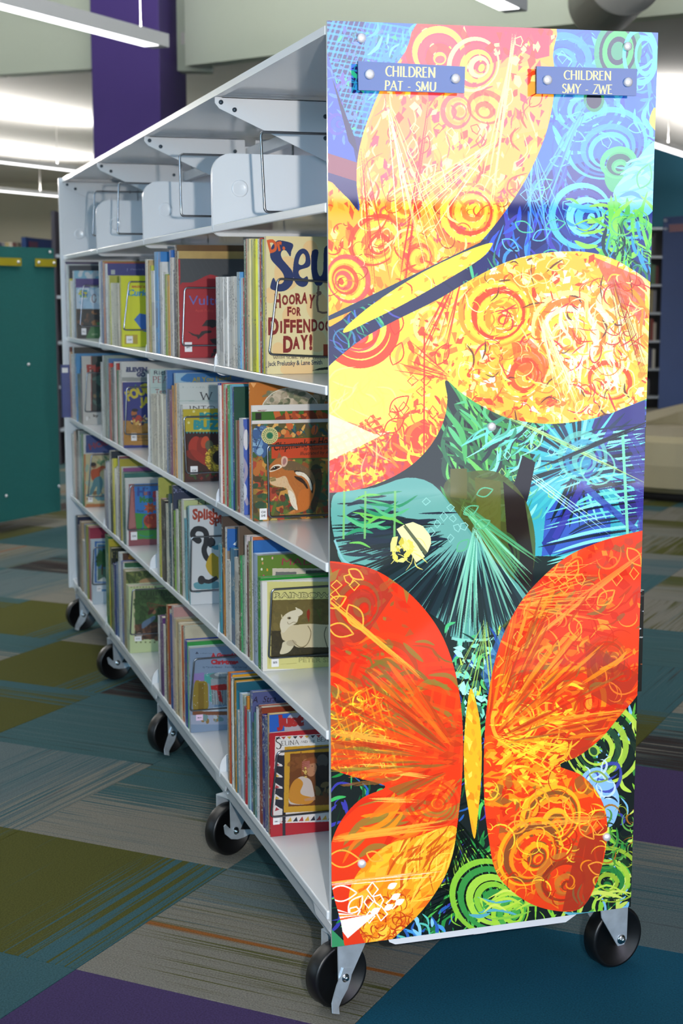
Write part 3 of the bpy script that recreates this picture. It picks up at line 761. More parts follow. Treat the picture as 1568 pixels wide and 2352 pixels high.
A.poly([(745,355),(820,380),(822,425),(745,400)], '7c3c3c'); A.poly([(745,400),(822,425),(824,490),(745,430)], '1a1c50')
A.poly([(760,175),(815,325),(822,360),(800,330),(752,140)], '141434')
# top right: blues, teal rings, green pods
clipto([(1240,50),(1520,60),(1500,660),(1400,610),(1230,595),(1080,650),(1090,560),(1200,430),(1275,200)], False)
A.poly([(1240,50),(1520,60),(1520,330),(1180,420),(1260,200)], '2866b8'); A.poly([(1180,420),(1520,330),(1520,680),(1060,680)], '20307c')
A.poly([(1060,680),(1150,480),(1250,420),(1260,560),(1150,640)], '1a2060')
blades(A, 7, 120, (1250,60,1500,330), ['3a94d4','2c5cc8','4ab4d8','2a4ab8','58c0e0'], (30,90), (3,12), (0,3.1)); blades(A, 8, 90, (1130,330,1350,600), ['3050c8','2a68c8','3c3aa8','3a8ad8'], (30,100), (3,12), (1.1,2.2))
swirl(A, 1300, 130, 62, ['3a96d8','2868c0'], 4, .9, 2.2, seed=2); swirl(A, 1345, 245, 78, ['3fa8c8','2a66b0','56b8d8'], 5, .85, 1.4, seed=3); swirl(A, 1390, 335, 98, ['48b8b8','286aa8','3a9ab8'], 6, .9, 1.2, seed=4)
for k, (s_, co) in enumerate(((76,'3aa06c'),(60,'1c3440'),(50,'48b860'),(34,'1a2a3c'),(22,'3a9a6a'))): A.poly(ell(1418, 118, s_*.72, s_, .15, 30), co, .95)
ring(A, 1470, 130, 70, '58c4c8', .9, .2, .6); ring(A, 1480, 130, 48, '58c4c8', .9, .25, .5)
for k, (s_, co) in enumerate(((30,'2a8a5a'),(22,'101828'))): A.poly(ell(1362, 232, s_*.8, s_, 0, 20), co)
A.poly(spline([(1385,420),(1400,360),(1440,350),(1450,400),(1410,450)], 5), '3aa868'); swirl(A, 1418, 380, 44, ['48c070','1c4a48'], 3, .9, 1.3, seed=9)
A.poly(spline([(1405,455),(1440,400),(1500,330),(1520,360),(1500,490),(1440,500)], 5), '74c4ea'); blades(A, 9, 20, (1410,380,1490,480), ['8cd4f0','5ab0e0'], (40,90), (4,10), (-.5,.2))
leaf(A, 1468, 440, 62, -1.2, '4cb070', 4)
swirl(A, 1330, 505, 78, ['58b8e8','2a3c90','7cd0f0'], 5, 1, .2, seed=5, sx=.95); blades(A, 10, 46, (1290,450,1460,580), ['68c048','8cd050','54b8d8','3a90d8','88cc44'], (24,70), (4,12), (-.4,.6))
blades(A, 11, 26, (1400,440,1490,640), ['6ccc58','54b850','88d850'], (70,170), (6,15), (1.2,1.9)); blades(A, 12, 34, (1380,500,1500,650), ['2a7848','14323c','3a98c8'], (30,90), (3,9), (1.0,2.0)); curls(A, 13, 26, (1390,480,1490,640), ['7ccc5c','50b090'], (12,34), (2,4))
for k, (x, y) in enumerate(((1215,95),(1300,310),(1260,375),(1250,530),(1220,560),(1215,470),(1180,520),(1310,270),(1440,300),(1225,440),(1450,210),(1150,560),(1245,590))): leaf(A, x, y, 46, -.9 + (k*1.3) % 1.6, '5ab4dc' if k % 3 else '48b894', 3)
for k, (x, y) in enumerate(((1240,470),(1205,455),(1355,205),(1330,165),(1290,135),(1390,330),(1300,480),(1262,510))): gem(A, x, y, 14, '62b8e0', 2.6, seed=k)
hair(A, 14, 9, (1345,240), 2.0, .12, 330, ['50a8e0','3470d0','3aa0b0'], 3); hair(A, 15, 7, (1220,330), 1.4, .25, 260, ['68c0e8','5060d0'], 2.4); hair(A, 16, 6, (1190,380), 1.25, .15, 240, '5aa0e0', 3)
# dark wedge and body band between wings: green blades
clipto([(745,740),(870,690),(980,640),(1080,575),(1140,560),(1240,590),(1080,655),(900,750),(800,810),(745,870)], False)
blades(A, 17, 110, (745,560,1240,870), ['3a9a6a','2e7a6a','48b880','3050a8','1a1a40','4a48a0'], (24,80), (2,8), (.7,1.4)); blades(A, 18, 30, (745,700,860,860), ['48b078','3c66b0','2c8a6a'], (40,90), (2,6), (.5,1.2)); ring(A, 790, 790, 26, '3c7a9c', .9, .14)
# the middle: greens, fan of blades, cyan palms, violet bars
A.clip = None
blades(A, 20, 170, (1000,880,1220,1180), ['3a8c48','4aa85c','2e6a44','56b878','68c05c','2a4a38'], (50,150), (5,16), (.4,1.5)); blades(A, 21, 60, (1180,920,1480,1010), ['3aa070','2a3a80','4ab488','1e2a50','3a50a8'], (40,110), (6,16), (-.6,.1))
A.poly([(1260,1000),(1480,930),(1480,1260),(1360,1290),(1200,1290),(1180,1130)], '3aa6b8'); A.poly([(1350,980),(1480,930),(1480,1180),(1440,1240),(1400,1100)], '302c78')
A.poly([(1250,1180),(1330,1120),(1400,1180),(1400,1260),(1240,1290)], '3658b4'); A.poly([(1240,1260),(1330,1120),(1345,1130),(1260,1290)], '22308c')
q_ = RN(6)
for k in range(46):
    an = -2.9 + k*.135; cx, cy = 1325, 1075
    if -.0 < (an % 6.28) < 6.28: c0 = q_.choice(['62d0cc','16262e','8ae0d4','1c3050','44b8c0','122028']); A.line([(cx+30*math.cos(an), cy+30*math.sin(an)), (cx+170*math.cos(an), cy+150*math.sin(an))], q_.uniform(3,11), c0, .95, taper=True)
for k in range(30):
    y = 990 + k*10 + q_.uniform(-3,3); A.line(spline([(1230+q_.uniform(0,80), y+40), (1360, y+12), (1480, y-6)], 5, False), q_.uniform(3,9), q_.choice(['6cd4c8','141e30','282868','8ae0d0','1a2a44']), .95, taper=True)
for k in range(9): A.line([(1440+k*4, 1000+k*30), (1480, 1000+k*30+60)], 12, '3a3494', .7)
A.line([(1270,1250),(1400,1000)], 15, '3a38a0', .8); A.line([(1340,1130),(1460,1230)], 15, '3a48a8', .8); A.line([(1390,1060),(1480,1120)], 14, '322e80', .8); A.line([(1428,1000),(1440,1240)], 7, '78d0b0')
swirl(A, 1335, 1060, 58, ['6cc8b8','3a90b8'], 4, .75, 1.2, seed=7, sx=1); ring(A, 1370, 1085, 42, '7cd8b8', .8, .1); blades(A, 22, 60, (1120,960,1250,1180), ['6ad0c0','52b098','8ae0d0','3a9070','26343a'], (30,110), (3,10), (2.0,2.7))
for k, (x, y) in enumerate(((1205,1010),(1212,1040),(1230,1032),(1262,1050),(1195,1090),(1180,1112),(1235,1120),(1205,1145),(1255,1085),(1290,1100),(1262,1148),(1225,1005),(1160,1060),(1148,1100))): gem(A, x, y, 9, 'a0d06c' if k % 3 else '8ae0d0', 2.4, seed=k)
hair(A, 23, 6, (1130,960), .42, .03, 420, ['a0cc60','c8e0a0'], 2); hair(A, 24, 6, (1190,1090), .62, .05, 260, ['a8e8d8','c8f0e0'], 2); hair(A, 25, 5, (1500,975), 2.75, .05, 330, '0e1620', 3)
A.poly([(1195,1060),(1225,1075),(1210,1150),(1195,1200),(1235,1400),(1150,1420),(1160,1180)], '1c1a24')
# olive shade shape and dark stalks
A.poly(spline([(1015,1130),(1060,1100),(1140,1100),(1200,1160),(1225,1250),(1215,1350),(1180,1420),(1130,1470),(1090,1430),(1060,1300),(1040,1200)], 6), '4e5624', .85); A.poly([(1030,1090),(1068,1090),(1068,1160),(1030,1155)], '5a5a28'); A.poly([(1085,1110),(1145,1120),(1145,1330),(1100,1330)], '5e6028', .8); A.poly([(1150,1120),(1200,1160),(1222,1300),(1216,1400),(1190,1410),(1160,1250)], '251d1c')
for r_ in (56, 44, 30): ring(A, 1150, 1290, r_, '3c5c2c', .7, .16, .7)
# the fan
fan = spline([(765,1150),(800,1138),(860,1132),(930,1110),(990,1125),(1040,1185),(1080,1240),(1130,1300),(1205,1380),(1180,1420),(1110,1478),(1040,1484),(1010,1440),(900,1370),(835,1310),(785,1305),(768,1250),(760,1200)], 3)
A.poly(fan, '5c9c94'); A.poly([(905,1170),(1010,1150),(1080,1250),(1060,1330),(980,1300)], '6aa49c', .8)
A.clip = A.full(fan); q_ = RN(8)
for k in range(92):
    an = 1.0 + k*.0245; cx, cy = 1078, 1215; r0 = q_.uniform(60, 150); r1 = q_.uniform(230, 360)
    A.line([(cx+r0*math.cos(an), cy+r0*math.sin(an)), (cx+r1*math.cos(an), cy+r1*math.sin(an)*.95)], q_.uniform(4, 9), q_.choice(['1c2628','20282e','24343a']), 1, taper=True)
for k in range(26):
    x = q_.uniform(770, 960); y = q_.uniform(1150, 1300); A.line([(x, y), (x+q_.uniform(30,110), y-q_.uniform(-4,14))], q_.uniform(4,10), '232a38', .95, taper=True)
for y in (1168,1190,1212,1235,1255): A.line(spline([(795,y+6),(830,y-4),(880,y),(905,y-3)], 5, False), 12, '262c3c', .9, taper=True)
blades(A, 27, 16, (768,1150,860,1260), ['56b078','68b850','2e8a60'], (40,100), (5,10), (-.2,.3)); 
for x in (838, 905, 790): A.line([(x,1140),(x-2,1250)], 5, '74b468', .9)
A.clip = None
hair(A, 28, 22, (1085,1230), 1.35, .5, 290, ['7cc8ac','9ae0c4','58a88c'], 4); hair(A, 29, 18, (1060,1180), .78, .2, 250, ['64b87c','8ad8b0','4a9868'], 4); A.line(ell(1080,1215,268,268,0,30,1.05,1.75), 6, '8accc0', .9)
A.line(spline([(768,1252),(790,1300),(830,1316)], 5, False), 5, '78b0b4'); 
for k, (x, y) in enumerate(((975,1165),(1030,1180),(1036,1205),(1015,1200),(1000,1218),(1045,1225),(1060,1222),(985,1235),(1030,1250))): gem(A, x, y, 9, '8cc8c0', 2.4, seed=k)
for k, (x, y, an) in enumerate(((1060,1195,-.5),(1085,1225,-.4),(1045,1280,-.8),(1090,1150,-.3))): leaf(A, x, y, 38, an, '5cb084', 3)
# pale lantern shape
A.poly([(927,1217),(945,1212),(968,1222),(985,1245),(986,1262),(978,1282)], 'ece4a4'); A.poly([(908,1228),(925,1218),(972,1292),(952,1305)], 'e8e0a0'); shards(A, 30, 16, (898,1250,940,1300), ['d8cc58','c8b83c','e0d880'], (5,12)); blades(A, 31, 10, (900,1240,950,1310), ['dcd070'], (20,50), (1.5,3), (.5,2.2))
A.poly([(923,1222),(930,1220),(978,1282),(972,1288)], '5a6048')
# lower ground: deep green undergrowth
blades(A, 33, 260, (1040,1440,1300,1720), ['2e7a4c','4ab874','7cd8b0','1a3a34','9ae0c0','2a4a9c','162024','58c070','c0d850'], (16,60), (2,9), (.6,2.5)); shards(A, 34, 70, (1040,1480,1130,1650), ['3a6a58','7ad0b8','a8e8e0','26443a'], (4,10))
A.poly([(1100,1560),(1150,1450),(1165,1480),(1120,1600)], '3a64a8', .7); hair(A, 35, 12, (1110,1440), 1.75, .35, 240, ['b8d060','9cc858'], 2)
blades(A, 36, 300, (745,1760,1160,2180), ['24803c','3ea858','183020','10181a','5ac85c','2a5ca8','1c5030','3a3a9c'], (20,80), (2,9), (1.2,2.9)); blades(A, 37, 240, (1000,1900,1460,2130), ['2e8c40','52b84c','142018','88cc3c','246c38','a8d848'], (20,80), (2,10), (1.0,2.8)); hair(A, 38, 26, (1010,1850), 1.3, .5, 330, '0a120e', 4); hair(A, 39, 20, (1150,2010), 2.7, .25, 220, '0a120e', 4)
swirl(A, 1120, 2062, 84, ['8cc83c','3a9444','a8d848'], 6, .95, .6, seed=11, sx=1.1); swirl(A, 1170, 2095, 50, ['a4d43c','4aa444'], 4, .95, .4, seed=12)
blades(A, 40, 190, (1290,1600,1470,2090), ['5ca83c','88c83c','1a2a1e','3a8440','b8d850','c8dc60','101a1c','7ab8e0'], (24,80), (3,11), (.4,2.6)); swirl(A, 1385, 1715, 92, ['b8d44c','1c2a24','a0c444','2a4a34'], 7, .95, 2.5, seed=13, sx=1.0); A.poly(spline([(1335,1790),(1380,1770),(1420,1830),(1412,1890),(1390,1900),(1370,1840)], 5), '88b8e0'); curls(A, 41, 24, (1330,1770,1420,1890), ['101828','4048a8','c8e0f0'], (14,40), (3,8)); leaf(A, 1352, 1785, 44, .25, '8aa850', 4)
swirl(A, 1400, 2010, 74, ['98b838','1e3424','a8cc44','2a7c3c'], 6, .95, 1.8, seed=14); curls(A, 42, 40, (1370,1870,1455,1990), ['4a8c38','a86c24','6cb050','9aa830','203020'], (10,34), (2,5)); A.poly([(745,2120),(800,2172),(760,2185),(745,2185)], '3a8c5c'); blades(A, 43, 20, (1060,2060,1450,2120), ['b8d848','88c444','d0e060','5aa8b8'], (40,110), (4,10), (-.2,.1)); blades(A, 44, 24, (880,2100,1000,2170), ['4a9ad8','5ac0b0','3060b0','88c8e8'], (20,60), (4,10), (.5,1.6))
# ---- wings
Y1, Y2, Y3, O1, O2, R1, R2, R3, OL, DR2, PK = 'f8d838', 'f0c838', 'fae88c', 'f6921e', 'ee7420', 'e8401c', 'd42c18', 'b8241a', '8c7c34', '8a2c1c', 'e64848'
def wing(P, base, n=5): pts = spline(P, n); A.poly(pts, base); A.clip = A.full(pts); return pts
# first butterfly, upper wing (top part mixes yellow and coral)
wing([(985,40),(1255,40),(1268,130),(1272,200),(1255,300),(1215,400),(1160,490),(1100,566),(1060,600),(960,650),(840,700),(740,748),(740,440),(790,455),(824,492),(818,430),(822,360),(842,285),(880,195),(930,120)], 'f2a62c', 4)
A.poly([(960,40),(1260,40),(1260,130),(1100,170),(980,240),(900,200)], 'e0384a', .95); A.poly([(840,300),(900,170),(980,200),(1000,420),(860,420)], 'f0863c', .8); A.poly([(1040,180),(1200,120),(1270,160),(1255,300),(1100,330),(1000,280)], 'f6a848', .9); A.poly([(820,440),(860,250),(930,180),(900,330),(860,480)], O1, .8)
shards(A, 50, 420, (830,60,1270,600), [Y1, PK, PK, R1, Y3, 'dc3c50', Y3], (4,13), .9, 1.9, 1.8); shards(A, 51, 330, (745,400,1180,740), [Y1, O1, Y3, R1, O2, Y2], (3,12), .85, 2.2, 1.5); blades(A, 52, 120, (860,200,1230,560), [R1, PK, Y3, O1], (20,80), (2,6), (1.2,2.4), a=.85)
swirl(A, 1005, 115, 76, [R1, Y2, PK], 5, .9, 1.4, seed=20, sx=1.0); swirl(A, 1085, 150, 66, [Y3, PK, Y2], 5, .95, .4, seed=21, sx=.9); swirl(A, 1045, 260, 42, [PK, O1], 4, .8, seed=22); swirl(A, 1115, 250, 46, [R1, Y2], 4, .7, 2, seed=23)
swirl(A, 1070, 505, 78, [O2, Y1, R1, Y2], 6, .9, -.8, seed=24, sx=1.0); swirl(A, 860, 560, 66, [R1, Y1, O2], 5, .9, .8, seed=25); swirl(A, 800, 650, 58, [PK, Y1, R1], 5, .9, 2.8, seed=26); swirl(A, 920, 480, 40, [O2, Y1], 4, .9, seed=27); swirl(A, 950, 600, 60, [Y1, O1, R1], 5, .8, .3, seed=28)
curls(A, 53, 80, (750,420,1180,720), [Y3, R1, O2, 'a03018'], (8,28), (1.5,4)); blades(A, 54, 90, (830,380,1200,620), [Y1, Y3, R1, O1], (20,70), (2,7), (.4,2.7), a=.9)
for k, (x, y) in enumerate(((950,248),(1005,300),(1035,310),(915,275),(985,320),(1090,300),(1180,140),(1100,330),(950,300),(1125,110),(1190,95),(1210,100))): gem(A, x, y, 12, (R1 if k % 2 else Y3), 2.6, k % 3 == 0, k)
for k, (x, y) in enumerate(((945,370),(965,360),(970,420),(900,330),(1155,250),(1215,250))): leaf(A, x, y, 46, -1.5 + .3*(k % 3), R2 if k % 2 else Y3, 2.4)
hair(A, 55, 5, (985,235), 1.72, .03, 560, R2, 2.4, .9); hair(A, 56, 12, (890,240), 1.35, .16, 460, [Y3, 'fff4c0'], 2); hair(A, 57, 10, (1140,330), 2.4, .25, 330, [Y3, 'fff0b0'], 2); hair(A, 58, 8, (1180,80), 1.75, .08, 480, Y3, 3); hair(A, 59, 6, (830,350), 1.45, .12, 330, R2, 1.8)
A.clip = None; A.poly([(742,742),(742,752),(880,694),(1000,634),(1090,578),(1100,566)], '24304c')
# body one
bp_ = spline([(787,773),(800,755),(860,705),(960,640),(1060,590),(1120,568),(1126,575),(1100,605),(1020,655),(920,712),(840,752),(800,772)], 4); A.poly(bp_, Y1); A.clip = A.full(bp_)
shards(A, 60, 110, (790,570,1120,775), [Y3, O1, Y1, O2, Y3], (3,9), .85, 2.2, -.5); blades(A, 61, 20, (800,590,1100,760), [Y3, R1], (30,60), (2,4), (.9,1.3)); A.clip = None
# lower wing
wing([(690,920),(740,868),(770,838),(830,790),(900,750),(1000,700),(1080,652),(1160,612),(1240,592),(1330,588),(1400,602),(1450,628),(1490,655),(1560,710),(1600,800),(1560,890),(1490,924),(1440,945),(1380,968),(1300,984),(1230,986),(1160,973),(1100,945),(1055,915),(1020,886),(1024,930),(1015,980),(990,1030),(950,1075),(900,1108),(840,1132),(780,1142),(740,1144),(680,1140),(640,1010)], Y2, 5)
A.poly([(740,850),(860,800),(960,880),(930,960),(860,1010),(740,1090)], 'f2dc58'); A.poly([(740,955),(860,1010),(800,1060),(740,1080)], 'f8ecA0'.lower())
A.poly([(1000,960),(900,1010),(870,1060),(900,1110),(980,1060),(1025,980)], R1); A.poly([(740,1090),(830,1050),(900,1040),(860,1130),(740,1143)], O1)
lattice(A, 750, 1040, 900, 1143, 17, -.4, R1, 7, .85, 3); lattice(A, 760, 1030, 900, 1143, 22, .3, 'a83a4c', 5, .6, 4); shards(A, 62, 70, (750,1050,900,1140), [O1, Y2, PK, R2], (4,11), .9)
swirl(A, 822, 768, 88, [R1, 'f4d84c', PK], 4, 1, 1.5, seed=30, sx=.9, drift=.25); [ring(A, 826, 766, r_, R1, 1, .17, .98, .3, (3, -3)) for r_ in (92, 70, 46)]; blades(A, 622, 70, (745,850,900,1060), ['f8e890','ecd04c','f4c850'], (30,90), (1.5,5), (.2,2.6), a=.55); A.poly([(740,955),(860,1010),(900,1000),(860,1020),(740,1078)], 'faf0b4', .8)
swirl(A, 970, 830, 66, ['f0a040', Y2, O1], 5, .9, 1.3, seed=31); swirl(A, 955, 1010, 62, [R1, Y1, O2], 5, .9, .6, seed=32); swirl(A, 985, 760, 46, [Y3, O1], 4, .7, seed=33)
shards(A, 63, 260, (930,640,1140,970), [Y1, O1, Y3, O2, R1], (3,11), .9, 2.1); blades(A, 64, 60, (890,900,1030,1100), [R1, O2, Y1], (20,60), (3,8), (.3,1.4))
A.poly([(1055,640),(1200,600),(1300,590),(1480,650),(1480,930),(1380,968),(1240,986),(1100,945)], 'f4b030', .8)
shards(A, 65, 900, (1060,592,1485,985), [Y1, Y3, O1, 'fff4c0', R1, Y2, O2, Y3, 'fffbe0', O1], (3,12), .9, 2.0); swirl(A, 1135, 725, 88, [O1, Y1, R1, Y2], 7, .95, .9, seed=34, sx=.95); swirl(A, 1310, 770, 96, ['fae88c', O2, 'fff4b8', Y1], 7, .9, 2.0, seed=35, sx=.95); swirl(A, 1410, 720, 74, [Y3, O1, 'fff4b8'], 6, .85, -1.1, seed=36); swirl(A, 1190, 870, 66, [O1, Y1, R1], 5, .85, .4, seed=37); swirl(A, 1400, 880, 66, [Y2, R1, Y3], 5, .85, 1.9, seed=38)
blades(A, 651, 60, (1270,700,1440,860), ['fffbe6','fff4c0'], (30,90), (3,9), (.8,2.2), a=.75); A.poly([(1210,790),(1260,840),(1240,900),(1180,860),(1170,800)], R1, .6); A.poly([(1360,600),(1480,650),(1480,760),(1410,700)], PK, .7); blades(A, 66, 20, (1380,610,1480,760), [Y3, O1], (60,120), (4,9), (1.0,1.3)); blades(A, 67, 170, (1060,600,1480,980), [Y3, R1, 'c82a3c', Y1, O2, '5a2a20'], (14,60), (2,5), (0,3.1), a=.85); curls(A, 68, 110, (1060,600,1480,980), [Y3, R1, O2, 'c03030', 'fff0b0'], (8,30), (1.5,4))
hair(A, 69, 16, (1235,740), 1.25, .12, 250, ['fff4c0', Y3], 2.2); hair(A, 70, 10, (1060,620), 1.9, .2, 260, R2, 2.2); hair(A, 71, 8, (1030,880), 3.6, .3, 150, R2, 2); hair(A, 72, 8, (1400,640), 1.3, .1, 280, '8a3a20', 1.6); A.line([(972,780),(970,1060)], 3.4, R2)
for k, (x, y) in enumerate(((945,886),(975,886),(965,912),(925,950),(900,965),(870,1000),(960,950),(990,960),(850,980))): gem(A, x, y, 12, R2 if k % 2 else 'c8401c', 2.4, seed=k)
for k, (x, y, an) in enumerate(((905,780,-1.4),(900,850,-1.2),(1000,850,-1.1),(893,958,-.7),(880,1005,-.6),(1175,650,.2),(1250,625,-.3))): leaf(A, x, y, 56, an, R2 if k < 5 else Y3, 2.6)
A.clip = None
# second butterfly, left wings
wing([(640,1500),(660,1320),(740,1301),(800,1306),(860,1322),(915,1357),(965,1405),(1005,1462),(1034,1530),(1052,1610),(1060,1700),(1058,1800),(1048,1900),(1038,1965),(1018,2020),(975,2085),(920,2140),(860,2185),(800,2190),(782,2120),(764,2050),(757,1980),(764,1930),(790,1880),(830,1840),(882,1816),(840,1800),(790,1785),(740,1765),(680,1735)], 'e03a1c', 5)
A.poly([(740,1300),(860,1320),(900,1380),(820,1500),(740,1560)], '9c3428', .75); shards(A, 80, 110, (745,1310,940,1700), [OL, 'a8542c', R2, 'c83c24', OL, '7c6430'], (5,16), .75, 1.9); swirl(A, 815, 1400, 70, ['b4382c', '8a5a34', R2], 6, .7, .4, seed=40); swirl(A, 880, 1560, 90, [R1, '9c4a28', R2], 7, .6, 2.2, seed=41, sx=1.1)
blades(A, 81, 90, (745,1480,1040,1700), [OL, '7a6c2c', R1, O2, 'a84a24', R2], (30,110), (4,13), (-.2,.9), a=.8); lattice(A, 900, 1620, 1050, 1800, 30, .3, 'f0501e', 9, .6, 6); shards(A, 82, 90, (900,1660,1050,1850), ['b83c1c', R1, 'f0501e'], (6,14), .6, 2.6, -.2)
A.poly([(745,1640),(860,1680),(870,1800),(745,1770)], OL, .5); curls(A, 83, 60, (745,1600,900,1800), [O1, Y1, R2, 'd8a03c'], (10,32), (2,5)); lattice(A, 745, 1620, 860, 1780, 22, 1.3, O1, 4, .6, 7)
A.poly([(882,1816),(1055,1760),(1050,1960),(900,1990),(800,1960),(770,1900)], 'ea3c1a'); blades(A, 84, 46, (765,1830,1000,1990), [OL, O2, R2, O1], (60,150), (6,16), (-.8,-.2), a=.8); swirl(A, 985, 1850, 60, ['ee5424', R2, 'e03a1c'], 6, .6, .2, seed=42, sx=1.2)
lobe = spline([(1045,1905),(960,1925),(890,1945),(840,1985),(808,2030),(800,2080),(820,2130),(860,2190),(920,2150),(980,2085),(1030,2000)], 6); A.poly(lobe, 'f0a024'); cl0 = A.clip; A.clip = cl0 & A.full(lobe)
shards(A, 85, 150, (810,1920,1040,2170), ['f8c030', 'f0881c', 'f4b838', 'e86a1c', 'fcd048'], (5,16), .85, 2.4, -.6); blades(A, 86, 60, (880,1920,1040,2100), ['fcd44c', 'f4b02c', 'c85018'], (60,160), (2,8), (-1.3,-.4), a=.85); curls(A, 87, 90, (830,2060,960,2170), ['d8501c', 'c03c18', 'f0881c'], (8,20), (2,4)); A.clip = cl0
for k, (x, y, an, L_) in enumerate(((752,1975,.05,72),(752,2056,-.03,66),(800,2100,-.9,50),(840,1965,.4,40),(752,1405,-.5,48),(800,1320,.6,40),(800,1400,1.1,66),(755,1450,.3,58),(870,1760,.4,40),(880,1790,-.1,44),(815,1690,1.2,60),(830,1700,-1,50))): leaf(A, x, y, L_, an, 'f2e6d8' if k in (1, 2) else 'f0a83c', 3.6)
for k, (x, y) in enumerate(((772,1355),(812,1356),(770,1378),(845,1740),(840,1760),(800,1340))): gem(A, x, y, 12, 'e8b03c', 3, seed=k)
for k, (x, y) in enumerate(((854,2046),(845,2076),(868,2068),(812,2096),(874,2100),(848,2108),(900,2075))): gem(A, x, y, 13, 'f4efe4', 4, k in (3,) and False, k+3)
for x, y in ((888,2044),(896,2068),(905,2080),(850,2100),(880,2092)): leaf(A, x, y, 26, -.5, 'f4efe4', fill=True)
for k in range(7): A.poly([(768, 2088+k*5), (830+k*6, 2110-k*2), (780+k*3, 2120+k*6)], ['f4efe8','d8381c','f4efe8','f08820','f0ece4','e8501c','f4efe8'][k], .95)
hair(A, 88, 12, (745,2034), -.12, .04, 290, ['f4e8dc','f0a83c'], 3); hair(A, 89, 8, (755,1935), -.12, .03, 300, 'f0a83c', 3); hair(A, 90, 10, (755,1690), .16, .05, 240, 'f0a03c', 2.6); hair(A, 91, 8, (780,1765), .1, .04, 260, 'f0b84c', 2.4); hair(A, 92, 5, (745,1380), .72, .03, 300, ['f0b03c','e89a34'], 4); hair(A, 93, 6, (850,1845), .0, .06, 120, 'f0b04c', 2.4)
A.clip = None
# second butterfly, right wings
wing([(1580,1195),(1530,1212),(1480,1228),(1430,1240),(1370,1258),(1300,1290),(1240,1340),(1190,1398),(1150,1475),(1126,1560),(1113,1650),(1108,1750),(1110,1850),(1120,1930),(1135,2000),(1170,2045),(1225,2080),(1290,2094),(1335,2085),(1362,2045),(1382,1990),(1393,1930),(1390,1870),(1368,1822),(1332,1786),(1283,1765),(1330,1742),(1380,1702),(1420,1655),(1458,1612),(1482,1575),(1540,1520),(1620,1400)], 'e8421c', 5)
A.poly([(1220,1350),(1480,1230),(1480,1560),(1400,1640),(1290,1500)], 'e43c22', .9); shards(A, 100, 150, (1180,1250,1470,1640), [O2, 'f08024', R2, '9c5a34', 'c8402c', 'f49830'], (5,16), .8, 1.9); swirl(A, 1310, 1620, 78, [O1, R1, 'f4a030', 'c83c1c'], 6, .85, 2.4, seed=50, sx=1.1); swirl(A, 1180, 1660, 66, ['f4b034', R1, Y1], 6, .9, .3, seed=51); swirl(A, 1200, 1560, 60, ['f07424', R2], 5, .6, 1, seed=52); swirl(A, 1390, 1530, 60, ['c84028', '9c3c28'], 5, .6, seed=53)
A.poly([(1340,1480),(1470,1560),(1420,1640),(1350,1600)], '9c3424', .6); blades(A, 101, 90, (1130,1380,1460,1760), [O2, R2, '8c6a34', 'f49a30', 'c03c1c'], (30,100), (3,11), (-.9,.3), a=.8); A.poly([(1240,1690),(1400,1650),(1340,1740),(1283,1765),(1200,1740)], 'b83420', .8)
shards(A, 102, 200, (1115,1700,1300,1850), [Y1, O1, 'f8b030', 'e85a1c', R1], (4,13), .9, 2.2, -.3); blades(A, 103, 80, (1115,1560,1300,1800), [Y1, O1, 'f8b830', R1], (20,80), (3,9), (-1,.8), a=.9)
shards(A, 104, 170, (1120,1800,1390,2080), [O2, R1, 'b86828', 'f08820', R2, '98602c'], (5,16), .8, 2.0); swirl(A, 1262, 1880, 76, ['f8b428', '8c5428', 'f49a24', R1], 7, 1, .8, seed=54, sx=.85); swirl(A, 1215, 1960, 84, ['f8a820', '8c4c28', 'f09020', R1], 7, 1, .7, seed=55, sx=.8); swirl(A, 1290, 2020, 66, ['c8782c', '8a3020', R1], 5, .8, 1.0, seed=56)
A.poly([(1330,1930),(1394,1900),(1380,2000),(1340,2088),(1290,2094),(1310,2000)], 'a83420', .92); blades(A, 105, 16, (1310,1930,1390,2070), ['8a5a34','c03c20'], (30,70), (2,6), (1.2,1.8)); curls(A, 106, 90, (1110,1700,1390,2070), [Y1, O1, 'c03018', 'f8b830'], (10,36), (2,4.5)); curls(A, 107, 60, (1180,1280,1460,1640), ['f49a34', R2, 'f07c2c'], (10,40), (2,4.5))
for k, (x, y, an) in enumerate(((1300,1345,-1.1),(1240,1330,-.7),(1440,1270,.9),(1200,1430,-.8),(1370,1400,-.7),(1310,1430,1.2),(1250,1720,-.9),(1180,1900,-.8),(1350,1990,.3),(1330,1890,.9),(1160,1910,-.2),(1230,1820,1.0))): leaf(A, x, y, 52, an, 'f09a34', 3.4)
for k, (x, y) in enumerate(((1292,1343),(1292,1362),(1270,1340),(1415,1340),(1455,1330),(1330,1340),(1340,1900),(1370,1905),(1185,1475),(1140,1530),(1300,1850))): gem(A, x, y, 13, 'f0a03c', 3, seed=k)
hair(A, 108, 7, (1480,1275), 2.5, .03, 430, ['f07c34','f49a40'], 4); hair(A, 109, 12, (1150,1400), -.15, .3, 260, 'f0a03c', 2.2); hair(A, 110, 8, (1180,1330), .0, .12, 200, 'e8a048', 2); hair(A, 111, 8, (1440,1640), 3.0, .06, 260, 'f09a30', 2.4); hair(A, 112, 8, (1390,1880), 3.0, .2, 220, 'f4a83c', 2.4); hair(A, 113, 8, (1130,1700), .3, .25, 200, Y1, 2.4)
A.clip = None
